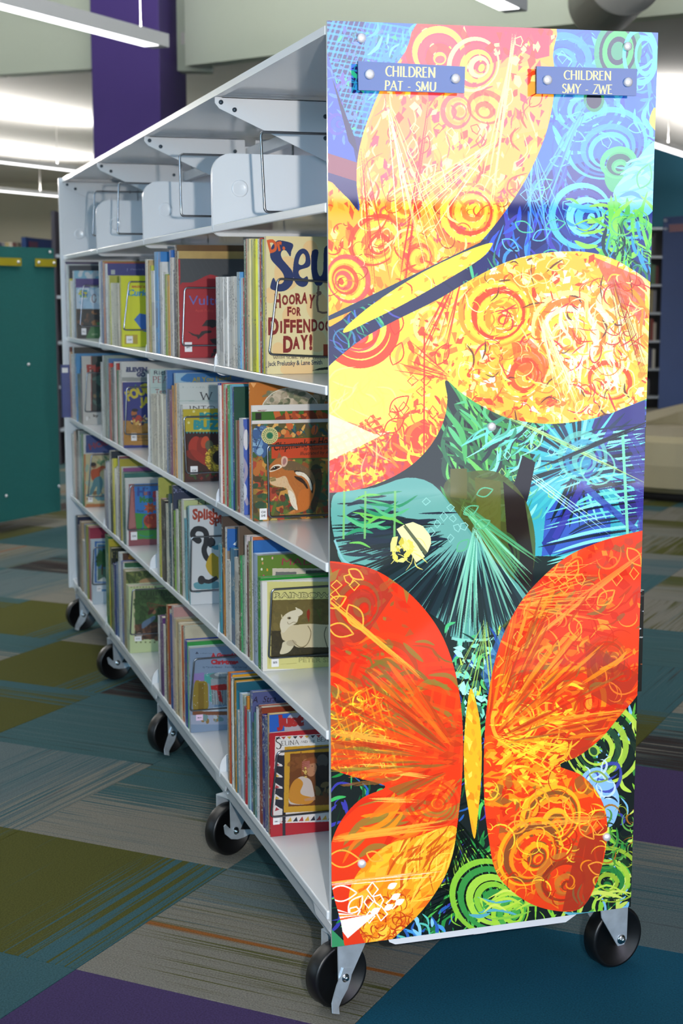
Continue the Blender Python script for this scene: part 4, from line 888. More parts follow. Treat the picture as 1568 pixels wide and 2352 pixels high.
# (strokes fanning out of the second butterfly's body)
clL = A.full(spline([(740,1300),(860,1322),(965,1405),(1034,1530),(1060,1700),(1048,1900),(1000,1905),(882,1816),(740,1765)], 5)); A.clip = clL
for k in range(120):
    q_ = RN(900+k); an = PI + q_.uniform(-.75, 1.0); r0 = q_.uniform(40, 240); r1 = r0 + q_.uniform(40, 150); cx, cy = 1065, 1760
    A.line([(cx+r0*math.cos(an), cy+r0*math.sin(an)), (cx+r1*math.cos(an), cy+r1*math.sin(an))], q_.uniform(3, 12), q_.choice(['a8341c', R1, 'f0501c', '94602c', 'd8401c', O2, '7c6c2c']), .65, taper=True)
A.clip = A.full(spline([(1480,1222),(1370,1258),(1240,1340),(1150,1475),(1113,1650),(1110,1850),(1283,1765),(1420,1655),(1480,1560)], 5))
for k in range(130):
    q_ = RN(1100+k); an = -1.0 + q_.uniform(-.55, .95); r0 = q_.uniform(30, 330); r1 = r0 + q_.uniform(40, 150); cx, cy = 1112, 1720
    A.line([(cx+r0*math.cos(an), cy+r0*math.sin(an)), (cx+r1*math.cos(an), cy+r1*math.sin(an))], q_.uniform(2, 9), q_.choice(['b83c1c', O2, 'f49a30', '9c5a2c', 'd8401c', O1, 'c8301c']), .7, taper=True)
A.clip = None
# body two
bp_ = spline([(1078,1592),(1068,1640),(1062,1720),(1064,1800),(1072,1860),(1087,1932),(1096,1870),(1102,1800),(1103,1720),(1096,1650)], 5); A.poly(bp_, 'f6b428'); A.clip = A.full(bp_); shards(A, 120, 60, (1062,1595,1104,1930), ['f8d040', 'f08c20', 'f4a428', 'fcdc58'], (4,10), .9, 2.0, 1.4); A.clip = None
A.poly(spline([(1504,250),(1490,280),(1500,300),(1512,305)], 4), Y2)
# ------------------------------------------------------------------ book covers (flat print)
def cropped(cv, x0, y0, s):
    """draw in the coordinates of an enlarged detail of the cover"""
    A = np.array([[s, 0, x0], [0, s, y0], [0, 0, 1.0]]); c = Canvas.__new__(Canvas); c.w, c.h, c.a, c.clip = cv.w, cv.h, cv.a, cv.clip; c.H = cv.H @ A; return c
def blobs(c, seed, n, x0, y0, x1, y1, r0, r1, cols, a=1.0, asp=1.6):
    r = random.Random(seed)
    for _ in range(n): c.poly(ell(r.uniform(x0,x1), r.uniform(y0,y1), r.uniform(r0,r1)*asp, r.uniform(r0,r1), r.uniform(0,3), 9), r.choice(cols), a)
def rect(c, x0, y0, x1, y1, co, a=1.0): c.poly([(x0,y0),(x1,y0),(x1,y1),(x0,y1)], co, a)
def cov_hooray(v):
    c = cropped(v, 400, 520, .2296)
    for x, y, rx, ry in ((1130,470,130,170),(1360,250,80,110),(1170,900,90,110),(1430,800,110,140),(1430,1150,90,110),(960,690,60,80),(1040,1230,60,70),(1180,1430,120,70),(1330,60,60,30),(1600,500,110,200),(1650,1000,140,170),(1320,1420,80,70)):
        c.ell(x, y, rx, ry, 'e2bd86')
    nb = '20305e'
    c.poly(spline([(1060,140),(1185,175),(1170,250),(1160,300),(1120,245),(1085,240),(1066,275),(1080,325),(1130,385),(1180,450),(1192,530),(1172,590),(1120,638),(1060,652),(1000,640),(960,612),(990,515),(1020,560),(1060,578),(1092,555),(1100,510),(1080,460),(1030,400),(975,340),(958,280),(975,200),(1015,155)], 4), nb)
    c.poly([spline([(1190,400),(1205,310),(1240,245),(1290,222),(1335,250),(1360,320),(1352,400),(1250,440),(1255,495),(1290,520),(1330,500),(1340,560),(1310,600),(1260,602),(1210,560),(1188,480)], 4), spline([(1244,375),(1285,385),(1312,350),(1310,295),(1285,272),(1256,310)], 4)], nb, multi=True)
    c.poly(spline([(1378,250),(1440,240),(1430,350),(1432,450),(1460,500),(1490,440),(1500,220),(1570,210),(1580,400),(1572,570),(1500,550),(1470,590),(1420,590),(1385,520),(1368,400)], 3), nb)
    text(c, 'ss', 1610, 590, 520, nb, width=620, off=.05)
    text(c, 'Dr.', 955, 262, 120, 'd05a28', width=160, ang=-.24, off=.05)
    dk = '7c1f1a'
    for ch, x, y, h, an in (('H',1008,812,130,-.05),('O',1078,782,90,0),('O',1145,775,90,.05),('R',1215,775,100,-.05),('A',1270,765,100,.05),('Y',1335,810,125,.12)):
        text(c, ch, x, y, h, dk, width=60, ang=an, off=.04)
    for ch, x, y, h in (('F',1130,895,85),('O',1175,880,62),('R',1225,892,80)): text(c, ch, x, y, h, dk, width=42, off=.04)
    for ch, x, y, h, w_ in (('D',940,1080,160,105),('I',1060,1060,105,18),('F',1095,1065,130,58),('F',1160,1058,115,55),('E',1225,1062,125,55),('N',1290,1055,120,70),('D',1372,1045,110,60),('O',1440,1040,85,60),('O',1510,1045,95,60),('F',1580,1050,110,50),('E',1640,1050,110,50),('R',1700,1050,110,60)):
        text(c, ch, x, y, h, dk, width=w_, off=.04)
    for ch, x, y, h, w_ in (('D',1090,1255,150,95),('A',1185,1222,110,70),('Y',1262,1225,130,75),('!',1350,1230,140,30)): text(c, ch, x, y, h, dk, width=w_, off=.045)
    serif(c, 'WITH SOME HELP FROM', 990, 1325, 25, '3a2a28', width=520, wt=.2)
    text(c, 'Jack Prelutsky & Lane Smith', 935, 1398, 46, '2e3244', width=545, ang=-.03, off=.012)
    c.line([(1442,590),(1440,650),(1460,660),(1432,700),(1428,780),(1440,850),(1480,865),(1530,862)], 20, '7a5a4a'); c.ell(1448, 668, 26, 22, '7a5a4a')
    c.poly([(1380,1445),(1450,1420),(1600,1400),(1700,1440),(1560,1432),(1450,1440)], '1e2418'); rect(c, 1490, 1180, 1560, 1300, '9a3a20')
def cov_vulture(v):
    c = cropped(v, 400, 520, .2296)
    c.poly([(0,300),(800,300),(800,330),(800,700),(640,560),(360,480),(180,560),(0,650)], '3c4045')
    c.poly(spline([(30,640),(200,560),(330,490),(430,500),(560,600),(900,640),(900,1400),(30,1400)], 3), 'a01824')
    for k in range(8): c.line([(60+k*60,330),(140+k*70,520)], 3, '4a4e52', .6)
    rect(c, 30, 330, 60, 1310, 'a81c26'); text(c, 'Vultures', 145, 785, 92, '5f62a8', width=520)
    text(c, 'April Pulley Sayre', 210, 855, 26, 'c03a30', width=280, off=.0)
    bird = [(135,1050),(200,1080),(250,1085),(275,1050),(330,1042),(375,1045),(370,1065),(310,1072),(275,1100),(240,1130),(225,1105),(180,1090)]
    c.poly(bird, '1c1418'); c.poly([(275,1000),(320,940),(380,932),(420,940),(500,980),(460,1010),(420,1000),(380,1018),(350,1000)], '1c1418')
    c.poly([(355,1130),(420,1120),(520,1150),(540,1210),(440,1190),(380,1170)], '1c1418'); blobs(c, 3, 14, 340, 1180, 620, 1300, 8, 26, ['1c1418','c05a28','3a1a1a'])
def cov_curious(v):
    c = cropped(v, 120, 520, 1/4.9); text(c, 'MARGRET & H.A. REY', 895, 690, 24, 'b02a20', width=260, off=.03)
    text(c, 'Curious', 845, 782, 70, '1f8ad0', width=330, shear=.15, off=.03)
    c.poly([(920,1050),(980,980),(1100,1000),(1100,1200),(1020,1180)], '2868b8'); rect(c, 780, 1210, 815, 1330, 'd8d430', .7); rect(c, 815, 1220, 960, 1325, 'a8882a', .8)
    rect(c, 870, 560, 900, 1340, 'c8cc10', .5)
def cov_sky(v):
    c = cropped(v, 120, 520, 1/4.9); rect(c, 200, 480, 900, 900, '8fb4cc'); blobs(c, 2, 40, 280, 700, 700, 920, 18, 60, ['c8d8e0','b4c8d8','9cc0d8'])
    rect(c, 200, 560, 900, 690, '5a4a90'); c.ell(470, 640, 80, 50, 'b8c0b0'); rect(c, 200, 930, 900, 1300, '1e2422')
    c.poly([(380,1250),(440,1120),(500,1080),(700,1060),(700,1300),(380,1300)], '2e6a34'); rect(c, 310, 715, 395, 800, '3a90a8'); blobs(c, 5, 12, 315, 720, 390, 790, 8, 18, ['c8c030','2a60b0','68a838'])
    c.line(ell(470, 810, 22, 45, 0, 16), 9, '6a3038'); blobs(c, 9, 14, 300, 930, 520, 1120, 10, 26, ['5a3a24','8a5a2a','3a2a20']); text(c, 'GARY', 440, 1225, 18, 'c8c8b0', width=70)
def cov_chip(v):
    c = cropped(v, 400, 820, .236)
    rect(c, 700, 600, 2300, 1700, '5c5228')
    blobs(c, 11, 640, 740, 900, 2250, 1640, 12, 40, ['8a4a20','b86a2c','5a6a28','3a5a30','a8402a','c89040','4a3a20','2e4a34','93702c','7a2e1c'], asp=2.0)
    blobs(c, 12, 140, 740, 660, 2250, 900, 10, 34, ['c8602a','d8904a','3a6a58','2e4a3a','e0a858','5a4a38','284068'], asp=1.8)
    blobs(c, 13, 40, 745, 690, 900, 930, 12, 40, ['6a90b8','88a8c0','3a5a88','506a90']); 
    for x0, y0, x1, y1 in ((800,900,850,720),(850,760,800,690),(770,800,830,820),(1140,700,1220,820),(1180,680,1160,760),(1220,700,1290,780),(1380,660,1340,790),(1420,700,1520,780),(880,720,960,700),(800,860,760,760)): c.line([(x0,y0),((x0+x1)/2+14,(y0+y1)/2),(x1,y1)], 11, '24385c', taper='end')
    c.poly([(935,790),(2300,740),(2300,975),(935,1000)], '3a5a28'); c.poly([(945,798),(2300,750),(2300,965),(945,990)], 'c4421c')
    text(c, 'Chipmunk at Hollow Tree Lane', 965, 912, 74, '20140c', width=1010, shear=.28, ang=-.115, off=.01)
    text(c, 'by Victoria Sherrow', 1262, 908, 30, '2a1810', width=330, shear=.25, ang=-.05); text(c, 'Illustrated by Allen Davis', 1225, 955, 32, '2a1810', width=450, shear=.25, ang=-.04)
    c.ell(930, 765, 82, 82, 'd8c888'); c.line(ell(930,765,52,52), 5, '3a6a3a', closed=True)
    for k in range(20): a = PI*2*k/20; c.line([(930+66*math.cos(a)-5, 765+66*math.sin(a)), (930+66*math.cos(a)+5, 765+66*math.sin(a)+4)], 12, '5a7a48')
    st = []; 
    for k in range(36): a = PI*2*k/36; st.append((930+(46 if k%2 else 26)*math.cos(a), 765+(46 if k%2 else 26)*math.sin(a)))
    c.poly(st, '1c6a48')
    # the chipmunk
    c.poly(spline([(1345,1060),(1400,1050),(1440,1150),(1420,1330),(1370,1500),(1330,1460),(1350,1250),(1330,1120)], 5), '2e2a1c', .8)
    body = spline([(880,1150),(905,1090),(950,1030),(1000,985),(1060,970),(1120,1000),(1180,1040),(1280,1070),(1345,1130),(1372,1230),(1360,1340),(1320,1440),(1290,1490),(1200,1520),(1110,1530),(1180,1490),(1150,1450),(1120,1400),(1120,1330),(1090,1270),(1000,1260),(930,1240),(925,1180)], 5)
    c.poly(body, 'b4672c'); c.poly(spline([(1040,1050),(1140,1010),(1260,1060),(1340,1120),(1370,1220),(1330,1250),(1300,1160),(1200,1110),(1080,1100)], 5), '6e5638')
    c.poly(spline([(1170,1105),(1250,1120),(1320,1180),(1352,1260),(1340,1330),(1315,1230),(1270,1170),(1185,1135)], 5), '1a140e'); c.poly(spline([(1180,1118),(1260,1128),(1318,1190),(1342,1270),(1330,1300),(1300,1215),(1250,1165),(1195,1150)], 5), 'e4d8c4')
    c.poly(spline([(1170,1160),(1240,1180),(1290,1240),(1305,1310),(1260,1240),(1190,1190)], 5), '2a1a10')
    c.poly(spline([(930,1170),(1000,1180),(1080,1160),(1120,1240),(1170,1330),(1190,1420),(1150,1440),(1110,1350),(1090,1280),(1000,1262),(935,1230)], 5), 'd8b48a'); c.poly(spline([(1110,1300),(1160,1330),(1190,1430),(1200,1490),(1160,1470),(1125,1400)], 5), 'e8d8c0')
    c.poly(spline([(1230,1300),(1320,1290),(1340,1380),(1290,1470),(1220,1500),(1200,1400)], 5), 'c46a26'); 
    c.poly(spline([(925,1110),(960,1060),(1020,1045),(1050,1070),(1000,1100),(940,1120)], 5), 'ead8c0'); c.poly(spline([(930,1105),(970,1068),(1010,1062),(1030,1072),(985,1098)], 4), '5a3418'); c.ell(980, 1082, 19, 17, '0c0a08'); c.ell(974, 1076, 5, 5, 'f0f0f0')
    c.poly(spline([(1045,1060),(1042,990),(1070,965),(1102,985),(1098,1040),(1070,1070)], 5), 'd8b098'); c.poly(spline([(1055,1040),(1060,995),(1082,985),(1090,1020),(1070,1050)], 4), 'a8706a'); c.poly([(1000,990),(1020,925),(1045,975)], '8a5a38')
    c.poly([(920,1175),(985,1170),(990,1205),(940,1215)], '8a7a48'); c.line([(985,1180),(940,1195),(915,1190)], 10, 'a88a58')
    for x in (1090,1110,1130,1120,1145,1170): c.line([(1170,1490),(x,1528)], 12, 'c8823e', taper='end')
    r = random.Random(5)
    for _ in range(260):
        x = r.uniform(1000,1340); y = r.uniform(1050,1480)
        m_ = c.mask([[(x,y),(x+4,y+20),(x+2,y+22)]])
        c.poly([(x,y),(x+5,y+22),(x+1,y+22)], r.choice(['d8924a','8a4a1c','c87a34']), .35)
    c.line([(1030,1535),(2300,1500)], 5, 'b88a40'); c.line([(1030,1585),(2300,1545)], 5, 'b88a40'); rect(c, 740, 660, 760, 1640, '4a4426', .8); c.ell(970,1605,42,34,'b8a058')
def cov_buzz(v):
    c = cropped(v, 400, 820, .236)
    rect(c, 60, 480, 900, 1200, '381c18'); rect(c, 60, 480, 900, 730, 'b8a428')
    for x, y in ((190,530),(140,640),(300,545),(250,700),(360,640),(150,580)): c.ell(x, y, 13, 13, 'd8d088')
    text(c, 'BOO', 245, 600, 55, '2a8c90', width=200, off=.07); text(c, 'BUZZ', 188, 700, 78, '2a8c90', width=330, off=.07)
    c.poly([(60,730)] + [(60+i*16, 722 if i % 2 else 750) for i in range(52)] + [(900,700),(60,700)][:0] + [(900,728)], '2a8c90')
    for cx, cy, rx, ry, an, co in ((200,860,60,90,.3,'a83424'),(270,900,50,120,-.1,'8c2a1e'),(300,830,40,60,.2,'c04a28'),(180,960,80,40,.5,'7a2418'),(250,980,120,36,.7,'982e20'),(340,860,40,50,0,'5a5a40'),(560,860,70,110,.4,'9a2a20')): c.ell(cx, cy, rx, ry, co, 1, an)
    c.ell(420, 1000, 120, 130, '8a6a20'); 
    r = random.Random(8)
    for _ in range(260): a = r.uniform(0, 6.3); d = r.uniform(70, 135); c.ell(430+d*math.cos(a), 990+d*math.sin(a), 6, 6, r.choice(['c8a82a','e0c040','6a5018']))
    c.ell(440, 980, 66, 70, '17130f'); blobs(c, 4, 30, 120, 1130, 500, 1180, 8, 20, ['7a241a','2a4a20','4a1a14'])
def cov_four(v):
    c = cropped(v, 120, 780, 1/4.9)
    rect(c, 780, 480, 1500, 900, '28327a'); c.poly([(780,910),(1000,920),(1500,900),(1500,1190),(780,1190)], 'a8762e')
    text(c, 'FOUR', 850, 690, 100, 'c8b42e', width=300, ang=-.4, off=.06); text(c, 'JAM', 985, 740, 80, 'c8b42e', width=200, ang=-.1, off=.06)
    c.ell(920, 830, 34, 34, 'a8622e'); c.ell(930, 795, 36, 18, '1a1a24'); c.poly([(900,860),(980,850),(1040,900),(990,940),(900,920)], 'a83428'); c.poly([(960,930),(1060,910),(1100,940),(980,950)], '5a7a80'); blobs(c, 3, 22, 880, 860, 1060, 960, 8, 18, ['c8a050','7a3a28','e0c890','2a2a48'])
    c.poly([(925,520),(940,500),(945,525)], '3a8a38'); blobs(c, 6, 30, 830, 950, 1100, 1150, 6, 26, ['8c6426','b8863a','967028'], .6); text(c, 'by Lilian', 945, 1108, 20, '3a2a1a', width=140); text(c, 'illustrated', 945, 1142, 18, '3a2a1a', width=150)
def cov_pir(v):
    c = cropped(v, 120, 780, 1/4.9); rect(c, 440, 180, 900, 810, '2c2220'); rect(c, 452, 192, 900, 800, '24302e'); c.line([(440,180),(440,810),(800,810)], 8, '8a2a24')
    text(c, 'Pirates', 390, 370, 80, 'a02a22', width=400, ang=-.05, off=.06); blobs(c, 3, 30, 460, 420, 700, 780, 14, 40, ['2c4440','203030','6a5a3a','3a5a50']); text(c, 'by', 460, 870, 26, '2a2422', width=60, off=.03); c.ell(390, 890, 12, 26, 'd8d8d4'); text(c, 'L', 415, 885, 24, '3a3a38')
def cov_rain(v):
    c = cropped(v, 400, 1100, .236)
    rect(c, 905, 1000, 2300, 1850, 'd0c87e'); c.line([(925,1100),(925,1815),(1190,1795)], 4, 'a8a05a'); 
    for dx, co in ((0,'7a7448'),): 
        text(c, 'RAINBOW RHINO', 968, 1158, 52, co, width=960, off=.055); text(c, 'RAINBOW RHINO', 970, 1155, 44, 'd8d08c', width=955, off=.0)
    c.poly([(950,1180),(2300,1150),(2300,1730),(940,1735)], '6a5c30'); rect(c, 945, 1480, 2300, 1738, '39321e')
    blobs(c, 3, 160, 950, 1190, 2250, 1500, 6, 30, ['74663a','62562e','80703c','5a4e2a'], .5); blobs(c, 4, 200, 950, 1500, 2250, 1730, 5, 14, ['2e2a1a','463e24','3a341c'], .7)
    ivory = 'cdbd98'
    c.poly(spline([(1040,1480),(1100,1430),(1200,1420),(1320,1410),(1480,1420),(1700,1420),(2300,1500),(2300,1640),(1500,1640),(1320,1640),(1200,1640),(1140,1600),(1060,1570),(1040,1520)], 5), ivory)
    c.poly(spline([(1030,1400),(1045,1360),(1080,1320),(1130,1290),(1180,1275),(1200,1260),(1240,1280),(1250,1310),(1210,1350),(1190,1400),(1120,1440),(1060,1500),(1030,1450)], 5), 'd8ccb0')
    c.poly([(1175,1250),(1190,1250),(1222,1285),(1200,1295)], 'd8ccb0'); c.poly([(1038,1318),(1050,1322),(1060,1370),(1042,1350)], 'c8b890'); c.poly([(1075,1315),(1085,1325),(1075,1350)], 'c8b890')
    c.ell(1118, 1355, 20, 13, '8a7a58'); c.ell(1120, 1355, 8, 8, '2a2418'); c.line([(1205,1345),(1250,1318)], 5, '6a5a3c'); c.line(spline([(1100,1390),(1115,1415),(1160,1395),(1190,1400)], 5, False), 5, '8a7a58')
    c.line(spline([(1300,1430),(1330,1500),(1300,1600),(1240,1640),(1180,1610),(1150,1570)], 6, False), 8, '7a6a48'); c.poly(spline([(1060,1590),(1130,1580),(1165,1620),(1110,1690),(1030,1705),(1045,1640)], 5), 'd0c4a4')
    c.ell(1140, 1600, 50, 30, 'a8987a', .6); c.poly([(1290,1290),(1310,1265),(1322,1300),(1310,1400),(1290,1340)], '8a2a18'); c.line([(1390,1270),(1410,1330),(1430,1380)], 9, '5a6a2a'); c.line([(1430,1250),(1410,1330)], 6, '5a6a2a')
    c.line(spline([(1480,1440),(1460,1520),(1490,1640)], 6, False), 8, '5a5038'); text(c, 'PETER SIS', 1210, 1785, 40, 'a8a264', width=330, off=.03)
def cov_splish(v):
    c = cropped(v, 400, 1100, .236)
    for s_, x, y, w_, h, an in (('Splish,',178,385,270,95,-.0),('Splash',345,440,260,80,-.1)): text(c, s_, x, y, h, '9c3c2c', width=w_, ang=an, off=.04, wob=.08)
    c.line(spline([(235,610),(190,570),(180,530),(210,490),(270,490),(310,530),(310,620),(290,690),(310,760),(350,800)], 8, False), 52, '2a2c30'); c.ell(235, 600, 32, 32, '2a2c30')
    c.poly(spline([(370,720),(430,760),(450,700),(520,760),(560,860),(520,960),(430,970),(350,930),(308,850),(330,770)], 6), 'b0942a'); c.ell(360, 620, 40, 50, '22242a'); c.poly([(360,660),(430,640),(440,690),(390,690)], '4a8a9c')
    c.poly(spline([(190,1020),(260,1000),(330,1010),(420,1000),(450,1050),(380,1070),(300,1075),(210,1070)], 5), '5a929c'); c.line(spline([(270,985),(340,1000),(420,960)], 6, False), 40, '2a2c30'); c.ell(265, 985, 36, 42, '2a2c30'); c.ell(228, 1098, 36, 12, '5a929c')
def cov_monster(v):
    c = cropped(v, 120, 780, 1/4.9)
    rect(c, 860, 1620, 1500, 2450, '8a4a50'); c = cropped(v, 120, 1100, .2296)
    c.poly([(765,70),(800,60),(835,480),(750,510)], 'a86a66'); c.poly([(820,50),(1400,30),(1400,340),(830,350)], '2a72b8'); c.poly([(828,340),(930,350),(1400,340),(1400,600),(850,602)], '3a8a3a')
    for ch, x, y, h, co in (('H',850,165,75,'284a90'),('u',915,160,45,'a85a30'),('n',950,160,50,'5a3a80'),('g',1000,165,60,'b03038'),('r',1050,160,50,'2a7a40'),('y',1090,160,50,'a83a80')): text(c, ch, x, y, h, co, off=.05)
    text(c, 'the', 905, 105, 30, '1e3a60'); text(c, 'Mon', 875, 235, 55, '2e7a3a', width=130, ang=-.05, off=.05); text(c, 'ster', 1005, 225, 45, '9a3a70', off=.05)
    star = [(980+ (70 if k % 2 else 42)*math.cos(k*PI/8), 290+(60 if k % 2 else 36)*math.sin(k*PI/8)) for k in range(16)]; c.poly(star, 'b04a24'); c.ell(1000, 420, 85, 75, 'a83a28'); c.ell(980, 290, 18, 14, 'd07038')
    c.line(spline([(1010,340),(930,370),(905,420),(910,480),(880,510)], 6, False), 9, '2a5ab0'); blobs(c, 4, 10, 930, 350, 1080, 480, 8, 18, ['c86030','802a20']); text(c, 'Sue', 845, 330, 22, '1a3a5a', width=70); c.line(spline([(870,560),(950,580),(1010,560)], 5, False), 7, '2a7a90')
def cov_boy(v):
    c = cropped(v, 120, 780, 1/4.9)
    rect(c, 340, 1280, 900, 1860, 'b87038'); rect(c, 375, 1290, 900, 2250, 'c0b48a'); blobs(c, 3, 26, 380, 1300, 800, 1700, 14, 40, ['8aa898','b8a878','9ab0a0'], .8)
    c.poly([(375,2250),(900,1760),(900,1840),(380,1850)], 'b06a38'); blobs(c, 6, 16, 400, 1700, 620, 1820, 10, 26, ['5a8a90','c8b890','7a5a38'])
    c.poly(spline([(440,1470),(500,1450),(560,1420),(600,1440),(540,1490),(530,1560),(470,1590),(440,1560)], 5), 'b04a20'); c.ell(468, 1420, 30, 30, '8a5a3a'); c.ell(462, 1405, 32, 22, '241a16')
    c.poly(spline([(470,1570),(540,1540),(570,1620),(540,1740),(500,1740),(500,1650),(450,1740),(420,1720),(450,1640)], 5), '4a7a80'); c.line([(540,1470),(590,1440),(640,1400)], 14, 'a86a48'); c.line(spline([(560,1300),(580,1360),(620,1340)], 6, False), 5, '4a5a48'); blobs(c, 8, 10, 500, 1310, 700, 1400, 8, 22, ['6a8a60','8a9a70'])
def cov_selina(v):
    c = cropped(v, 440, 1480, .2168)
    c.poly([(885,975),(2300,900),(2300,1850),(860,1900)], 'd8d0cc'); r = random.Random(2)
    for k in range(21):
        x = 885+k*62; c.poly([(x,985-k*3.2),(x+52,980-k*3.2),(x+26,1010-k*3.0)], ['2a2a34','a83a3a','c89a3a'][k%3]); c.poly([(x,1890-k*3.4),(x+52,1886-k*3.4),(x+40,1838-k*3.4)], ['2a2a34','a83a3a','c89a3a'][k%3])
    c.poly([(955,1180),(1000,1170),(990,2250),(965,2250)], '262630')
    for k in range(5):
        y = 1170+k*118; c.poly([(890,y),(985,y+10),(985,y+112),(880,y+75)], '262630'); c.poly([(885,y+60),(968,y+118),(870,y+150)], 'd8d0cc'); c.poly([(895,y+85),(930,y+110),(880,y+128)], 'c09a34' if k % 2 else 'a8343a')
    c.poly([(985,1040),(2300,985),(2300,1720),(975,1785)], 'c09028')
    r = random.Random(3)
    for _ in range(160): x = r.uniform(990,2250); y = r.uniform(1070,1760); c.ell(x, y, 3, 3, '7a5a18', n=6)
    c.poly([(905,1020),(2300,950),(2300,1020),(905,1090)], 'd8d4d0'); serif(c, 'S', 890, 1110, 120, '2a201c', width=70, wt=.1, ang=-.05); serif(c, 'ELINA', 950, 1072, 46, '302824', width=190, wt=.12, ang=-.06); serif(c, 'AND THE', 1155, 1046, 22, '302824', width=155, wt=.14, ang=-.06); serif(c, 'BEAR PAW', 1330, 1032, 44, '302824', width=330, wt=.12, ang=-.05)
    c.poly([(1045,1160),(2300,1090),(2300,1660),(1025,1720)], '6a3c1c'); c.poly([(1300,1150),(2300,1090),(2300,1640),(1320,1600)], '201a18')
    blobs(c, 5, 50, 1060, 1180, 1300, 1350, 12, 40, ['7a4a22','84502a','6a3a1c'], .7); blobs(c, 6, 60, 1320, 1480, 2250, 1660, 12, 34, ['3a3a26','5a3a24','2e3a2a','6a5a3a'])
    c.poly(spline([(1180,1240),(1230,1215),(1290,1240),(1325,1300),(1300,1380),(1250,1400),(1210,1350)], 5), 'b07a58'); c.poly(spline([(1165,1260),(1200,1228),(1260,1205),(1320,1215),(1350,1260),(1300,1260),(1240,1275),(1215,1330),(1170,1390),(1160,1320)], 5), '8a4a28')
    for k in range(5): c.line([(1170,1250+k*22),(1250,1240+k*14)], 12, 'a8625a')
    c.poly(spline([(1060,1480),(1120,1420),(1180,1400),(1260,1440),(1290,1540),(1300,1640),(1240,1690),(1100,1700),(1030,1680),(1040,1560)], 5), 'c0b0a8')
    c.poly(spline([(1050,1500),(1120,1420),(1180,1470),(1150,1560),(1180,1600),(1290,1630),(1250,1690),(1100,1690),(1030,1640)], 5), 'c0802a'); c.poly([(1190,1640),(1310,1610),(1310,1650),(1200,1665)], 'b8845c'); blobs(c, 7, 12, 1180, 1290, 1230, 1420, 6, 12, ['d0b060','8a5a28']); c.ell(1385, 1235, 62, 72, '55504c', .9); c.poly(spline([(1340,1300),(1400,1280),(1440,1330),(1420,1420),(1350,1400)], 4), '2c2422'); c.ell(1275, 1290, 7, 4, '3a2418'); c.line([(1300,1300),(1322,1318),(1300,1326)], 4, '8a5a40'); c.line([(1285,1350),(1305,1352)], 4, '8a3a30')
    serif(c, 'BARBARA SMUCKER', 1020, 2250, 26, '5a4010', width=620, ang=-.07); text(c, 'SMU', 880, 1872, 18, '2a2624', width=45)
def cov_grouch(v):
    c = cropped(v, 440, 1480, .2168)
    rect(c, -60, 0, 900, 320, '7c90a8'); c.poly([(20,310),(130,300),(135,400),(20,420)], '8a78b0'); c.poly([(135,320),(240,300),(220,620),(190,600),(190,420),(135,400)], '4a9a94'); rect(c, 240, 300, 900, 700, '5a7a98')
    text(c, "A Grouch's", 205, 138, 42, 'b02a34', width=285, off=.06); text(c, 'Christmas', 205, 208, 44, 'b02a34', width=290, off=.06); text(c, 'by Michaela Muntean   illustrated by Tom Leigh', 120, 250, 18, '3a4a60', width=470); text(c, 'A GOLDEN BOOK', 90, 100, 10, '4a5a70', width=130); c.poly([(38,100),(55,75),(75,100)], '3a4658')
    c.poly(spline([(30,410),(100,390),(165,410),(175,560),(165,690),(20,710)], 4), '8a7428'); rect(c, 70, 410, 130, 700, '76601e'); r = random.Random(3)
    c.poly([(200,370),(330,350),(430,350),(420,640),(215,640)], '8a949a'); c.ell(300, 335, 110, 34, '6a7478'); c.ell(320, 320, 80, 24, '9aa4a8')
    for k in range(7): c.line([(215+k*28,440),(225+k*26,640)], 7, '5a646a')
    c.poly([(200,440),(340,420),(430,430),(430,480),(280,490),(205,480)], 'a82424'); c.poly([(270,490),(310,500),(330,620),(290,600)], 'b02828')
    c.poly([(100,690),(350,655),(600,650),(600,700),(110,710)], 'c0ccd4'); rect(c, 10, 712, 700, 750, '7a4a30')
    for _ in range(60): c.ell(r.uniform(20,500), r.uniform(300,700), 3.5, 3.5, 'd8e0e8', n=6)
    rect(c, -60, 750, 900, 850, '98a0b4'); blobs(c, 9, 20, 120, 760, 480, 820, 10, 26, ['8a6a3a','a8b0b8','6a8a8a'])
def cov_song(v):
    c = cropped(v, 120, 1100, .2296)
    for k in range(9): c.ell(790+k*30, 1082, 9, 8, 'a8986a' if k % 2 else '8a8a58')
    for k in range(5): c.ell(840+k*46, 1635, 9, 8, '6a7048')
    rect(c, 820, 1105, 1500, 1605, '33502a'); rect(c, 812, 1100, 826, 1610, 'c8bc98'); blobs(c, 3, 160, 830, 1180, 1300, 1420, 8, 30, ['2e4a24','3c5c2e','4a6a38','28401f'], .7)
    c.poly([(835,1460),(1000,1430),(1300,1440),(1300,1605),(835,1605)], '4a3026'); blobs(c, 4, 30, 840, 1450, 1200, 1600, 10, 26, ['5a3a2c','3a2a22','6a4a34'])
    serif(c, 'CHIPMUNK SONG', 875, 1168, 42, '131a10', width=760, wt=.14); text(c, 'by Joanne Ryder    illustrated', 890, 1205, 20, '1a2414', width=330)
    c.poly(spline([(900,1440),(960,1400),(1020,1370),(1030,1400),(960,1460),(900,1500)], 5), '5a7088'); c.ell(1015, 1330, 22, 24, '8a6048'); c.poly(spline([(960,1330),(990,1290),(1020,1300),(1000,1340),(960,1360)], 5), '3a2218')
    for k in range(5): c.line(spline([(980,1310),(950+k*40,1240+k*8),(1000+k*50,1250+k*10)], 5, False), 6, '6a3a26')
    c.ell(870, 1560, 34, 22, 'a89890'); c.ell(920, 1550, 24, 16, '8a6a58')
